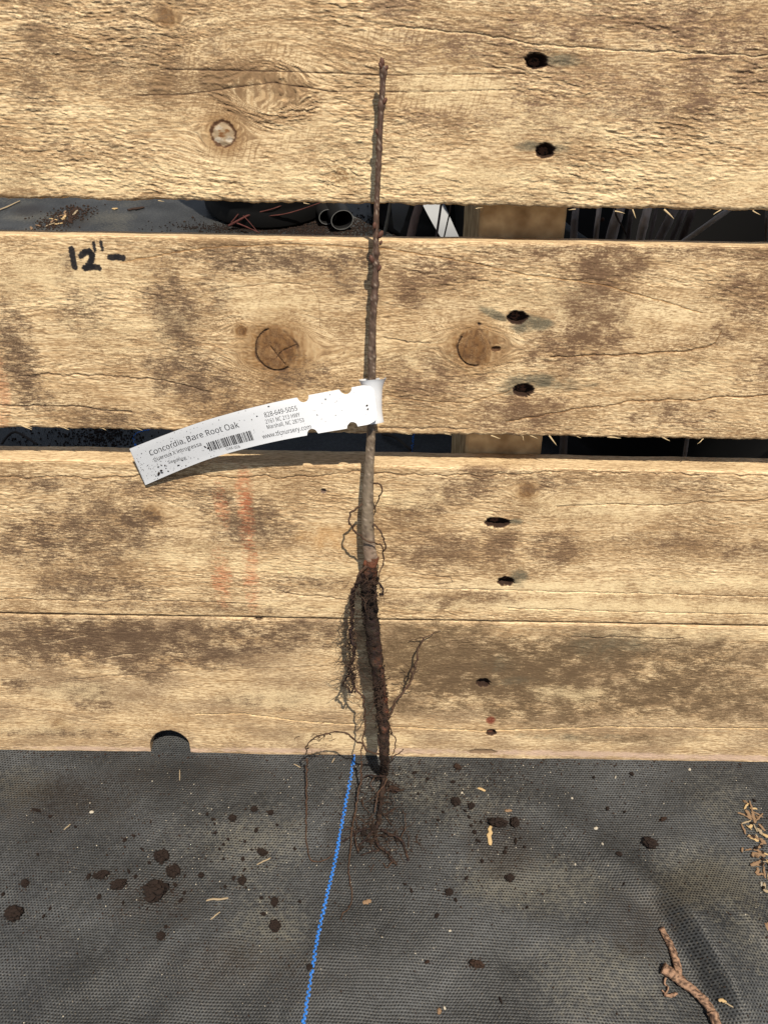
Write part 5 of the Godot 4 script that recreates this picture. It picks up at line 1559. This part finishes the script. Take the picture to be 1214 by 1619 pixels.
	# white strap-like tags hanging behind
	for q in [[[34.9, 88.7, -630], [60.6, 89.1, -630], [81.6, 56, -600], [61.5, 55.7, -600], M.strap, "white plastic tag hanging slantwise in the upper gap left of the timber"], [[1.7, 143.4, -500], [21.2, 143.7, -500], [11.1, 110.7, -500], [4.7, 115.8, -500], M.strap_grey, "dim grey plastic tag behind the seedling in the upper gap"]]:
		var c := []
		for k in 4:
			c.append(Vector3(q[k][0], q[k][1], q[k][2]) * MM)
		var at: Vector3 = (c[0] + c[2]) * 0.5
		var mb := Mb.new()
		for face in 2:
			var start := mb.v.size()
			for r in 9:
				for k in 5:
					var f := r / 8.0
					var p: Vector3 = c[0].lerp(c[3], f).lerp(c[1].lerp(c[2], f), k / 4.0)
					p.z += 0.004 * sin(f * 3.0) - 0.0004 * face
					mb.v.append(p - at)
					mb.uv.append(Vector2(f, k / 4.0))
			mb.grid(9, 5, start, face == 1)
		var s := put("hanging_tag", mb.mesh(), q[4])
		s.position = at
		tag(s, q[5], "plant tag")
	# litter on the cloth far behind, seen through the gaps
	rng.seed = 17
	for k in 16:
		var c := Vector2(-420.1, -788.3).lerp(Vector2(-456.6, -729.5), rng.randf()) + Vector2(rng.randfn() * 10.0, rng.randfn() * 7.0)
		sliver("litter_chip", c.x, c.y, rng.randf_range(7.0, 16.0), rng.randf_range(2.0, 5.0), rng.randf_range(0.8, 1.8), rng.randf() * 180.0, [M.leaf, M.soil_red, M.chip, M.straw][rng.randi() % 4], "chip in the litter on the fabric at the left end of the upper gap", "wood chip", "chips seen through the upper gap")
	var far := Mb.new()
	for k in 700:
		var c := Vector2(-417, -792.4).lerp(Vector2(-445.5, -733.6), rng.randf()) + Vector2(rng.randfn() * 13.0, rng.randfn() * 11.0)
		if k > 450:
			c = Vector2(-79, -751) + Vector2(rng.randfn() * 60.0, rng.randfn() * 18.0)
		crumb(far, Vector3(c.x, ground_y(c.x, c.y) + 0.4, c.y) * MM, rng.randf_range(0.6, 2.2) * MM)
	var bed := Mb.new()
	for k in 5200:
		var c := Vector2(-91.1, -744.9) + Vector2(rng.randfn() * 55.0, rng.randfn() * 20.0)
		if k > 4000:
			c = Vector2(-177.9, -739.8) + Vector2(rng.randfn() * 50.0, rng.randfn() * 8.0)
		crumb(bed, Vector3(c.x, ground_y(c.x, c.y) + 0.4, c.y) * MM, rng.randf_range(0.4, 1.5) * MM)
	var bl := put("spilled_soil", bed.mesh(), M.soil)
	bl.set_meta("kind", "stuff")
	tag(bl, "dark soil spilled round the pipe ends and the left nursery pot", "soil")
	var fl := put("leaf_litter", far.mesh(), M.soil_red)
	fl.set_meta("kind", "stuff")
	tag(fl, "brown crumbled litter on the fabric seen through the upper gap", "litter")
	sliver("wood_chip", -372.2, -792.1, 7.0, 5.0, 1.5, 10.0, M.chip, "lone cream chip on the fabric in the upper gap", "wood chip")
	sliver("dead_leaf", -343.2, -793.2, 22.0, 7.0, 2.0, 25.0, M.soil_red, "dark brown leaf scrap right of the lone cream chip in the upper gap", "leaf")
	sliver("straw", -518.8, -788.5, 50.0, 3.0, 2.0, 60.0, M.straw, "long straw at the left end of the upper gap", "straw")
	var low := Mb.new()
	for k in 700:
		var c := Vector2(-258.7, -313) + Vector2(rng.randfn() * 17.0, rng.randfn() * 11.0)
		if k > 520:
			c = Vector2(-301.5, -310.1) + Vector2(rng.randfn() * 40.0, rng.randfn() * 14.0)
		crumb(low, Vector3(c.x, ground_y(c.x, c.y) + 0.3, c.y) * MM, rng.randf_range(0.4, 1.5) * MM)
	var ll := put("soil_litter", low.mesh(), M.soil)
	ll.set_meta("kind", "stuff")
	tag(ll, "dark crumbled soil on the fabric seen through the lower gap at the left", "soil")
	var arch := base("curved_root", Vector3(-345.1, 2, -295.8) * MM)
	tag(arch, "dark curved root arching on the fabric at the left end of the lower gap", "root")
	var ap := []
	for p in [[-345.5, 3, -294.5], [-341.4, 6, -303.5], [-335.2, 8, -305.8], [-326, 6, -302.1], [-313, 3, -294.5]]:
		ap.append(Vector3(p[0], p[1], p[2]) * MM - arch.position)
	var am := Mb.new()
	rod(am, ap, 0.0012, 0.001, nz, lin(0.03, 0.022, 0.018))
	put("root_strand", am.mesh(), M.root, arch)
	var arch2 := base("curved_root", Vector3(0.6, 3, -314.3) * MM)
	tag(arch2, "dark twig lying on the fabric in the lower gap right of the seedling stem", "root")
	ap = []
	for p in [[-2.9, 3, -317.8], [7.5, 5, -312], [17.9, 4, -301.8], [23.6, 3, -295.2]]:
		ap.append(Vector3(p[0], p[1], p[2]) * MM - arch2.position)
	am = Mb.new()
	rod(am, ap, 0.0016, 0.0012, nz, lin(0.05, 0.04, 0.032))
	put("root_strand", am.mesh(), M.root, arch2)

# ------------------------------------------------------------------ scene

func _ready() -> void:
	# camera
	var cam := Camera3D.new()
	cam.name = "camera"
	cam.fov = 67.0
	cam.near = 0.02
	cam.far = 60.0
	cam.position = Vector3(0, 0.45698, 0.23806)
	cam.rotation_order = EULER_ORDER_YXZ
	cam.rotation_degrees = Vector3(-45.0, 0.0, 0.95)
	add_child(cam)
	cam.current = true
	# sky, exposure
	var env := Environment.new()
	env.background_mode = Environment.BG_SKY
	env.tonemap_mode = Environment.TONE_MAPPER_LINEAR
	env.tonemap_exposure = 1.24
	env.sdfgi_enabled = true
	env.ssao_enabled = true
	env.ssil_enabled = true
	var sm := ProceduralSkyMaterial.new()
	sm.sky_top_color = Color(0.53, 0.58, 0.655)
	sm.sky_horizon_color = Color(0.735, 0.745, 0.755)
	sm.sky_curve = 0.2
	sm.ground_bottom_color = Color(0.30, 0.28, 0.25)
	sm.ground_horizon_color = Color(0.55, 0.55, 0.54)
	var sky := Sky.new()
	sky.sky_material = sm
	env.sky = sky
	var we := WorldEnvironment.new()
	we.name = "world_environment"
	we.environment = env
	add_child(we)
	# sun: high, a little to the right, in front of the pallet
	var sun := DirectionalLight3D.new()
	sun.name = "sun"
	sun.light_energy = 1.6
	sun.light_color = Color(1.0, 0.955, 0.88)
	sun.light_angular_distance = 0.6
	sun.shadow_enabled = true
	add_child(sun)
	sun.look_at_from_position(Vector3.ZERO, -(board * Vector3(0.26, 1.30, 1.0).normalized()), Vector3.BACK)
	# shared materials and lump shapes
	rng.seed = 4
	M.soil = grainy(plain(Color(0.018, 0.011, 0.0085), 0.95), 90.0, 0.06)
	M.root = grainy(plain(Color.WHITE, 0.75, true), 110.0, 0.05)
	M.soil_red = grainy(plain(Color(0.034, 0.019, 0.013), 0.95), 90.0, 0.06)
	M.bud = plain(Color(0.085, 0.038, 0.026), 0.55)
	M.chip = plain(Color(0.40, 0.28, 0.14), 0.8)
	M.straw = plain(Color(0.27, 0.21, 0.135), 0.75)
	M.leaf = plain(Color(0.19, 0.12, 0.07), 0.8)
	M.stone = plain(Color(0.40, 0.36, 0.29), 0.8)
	M.plastic = plain(Color(0.009, 0.009, 0.0095), 0.5)
	M.cut = plain(Color(0.22, 0.225, 0.225), 0.6)
	M.strap = plain(Color(0.27, 0.285, 0.31), 0.5)
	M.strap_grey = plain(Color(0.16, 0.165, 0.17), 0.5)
	M.clod_a = clump(81, 0.1)
	M.clod_b = clump(82, 0.3)
	M.clod_c = clump(83, 0.0)
	M.clod_d = clump(84, 0.4)
	M.wedge = clump(86, 0.75)
	M.pebble = blob(85, 0.45, 1.0, 9, 0.15)
	var t0 := Time.get_ticks_msec()
	make_ground()
	print("ground ", Time.get_ticks_msec() - t0)
	make_pallet()
	print("pallet ", Time.get_ticks_msec() - t0)
	make_behind()
	make_seedling()
	make_tag()
	make_litter()
	print("all ", Time.get_ticks_msec() - t0)
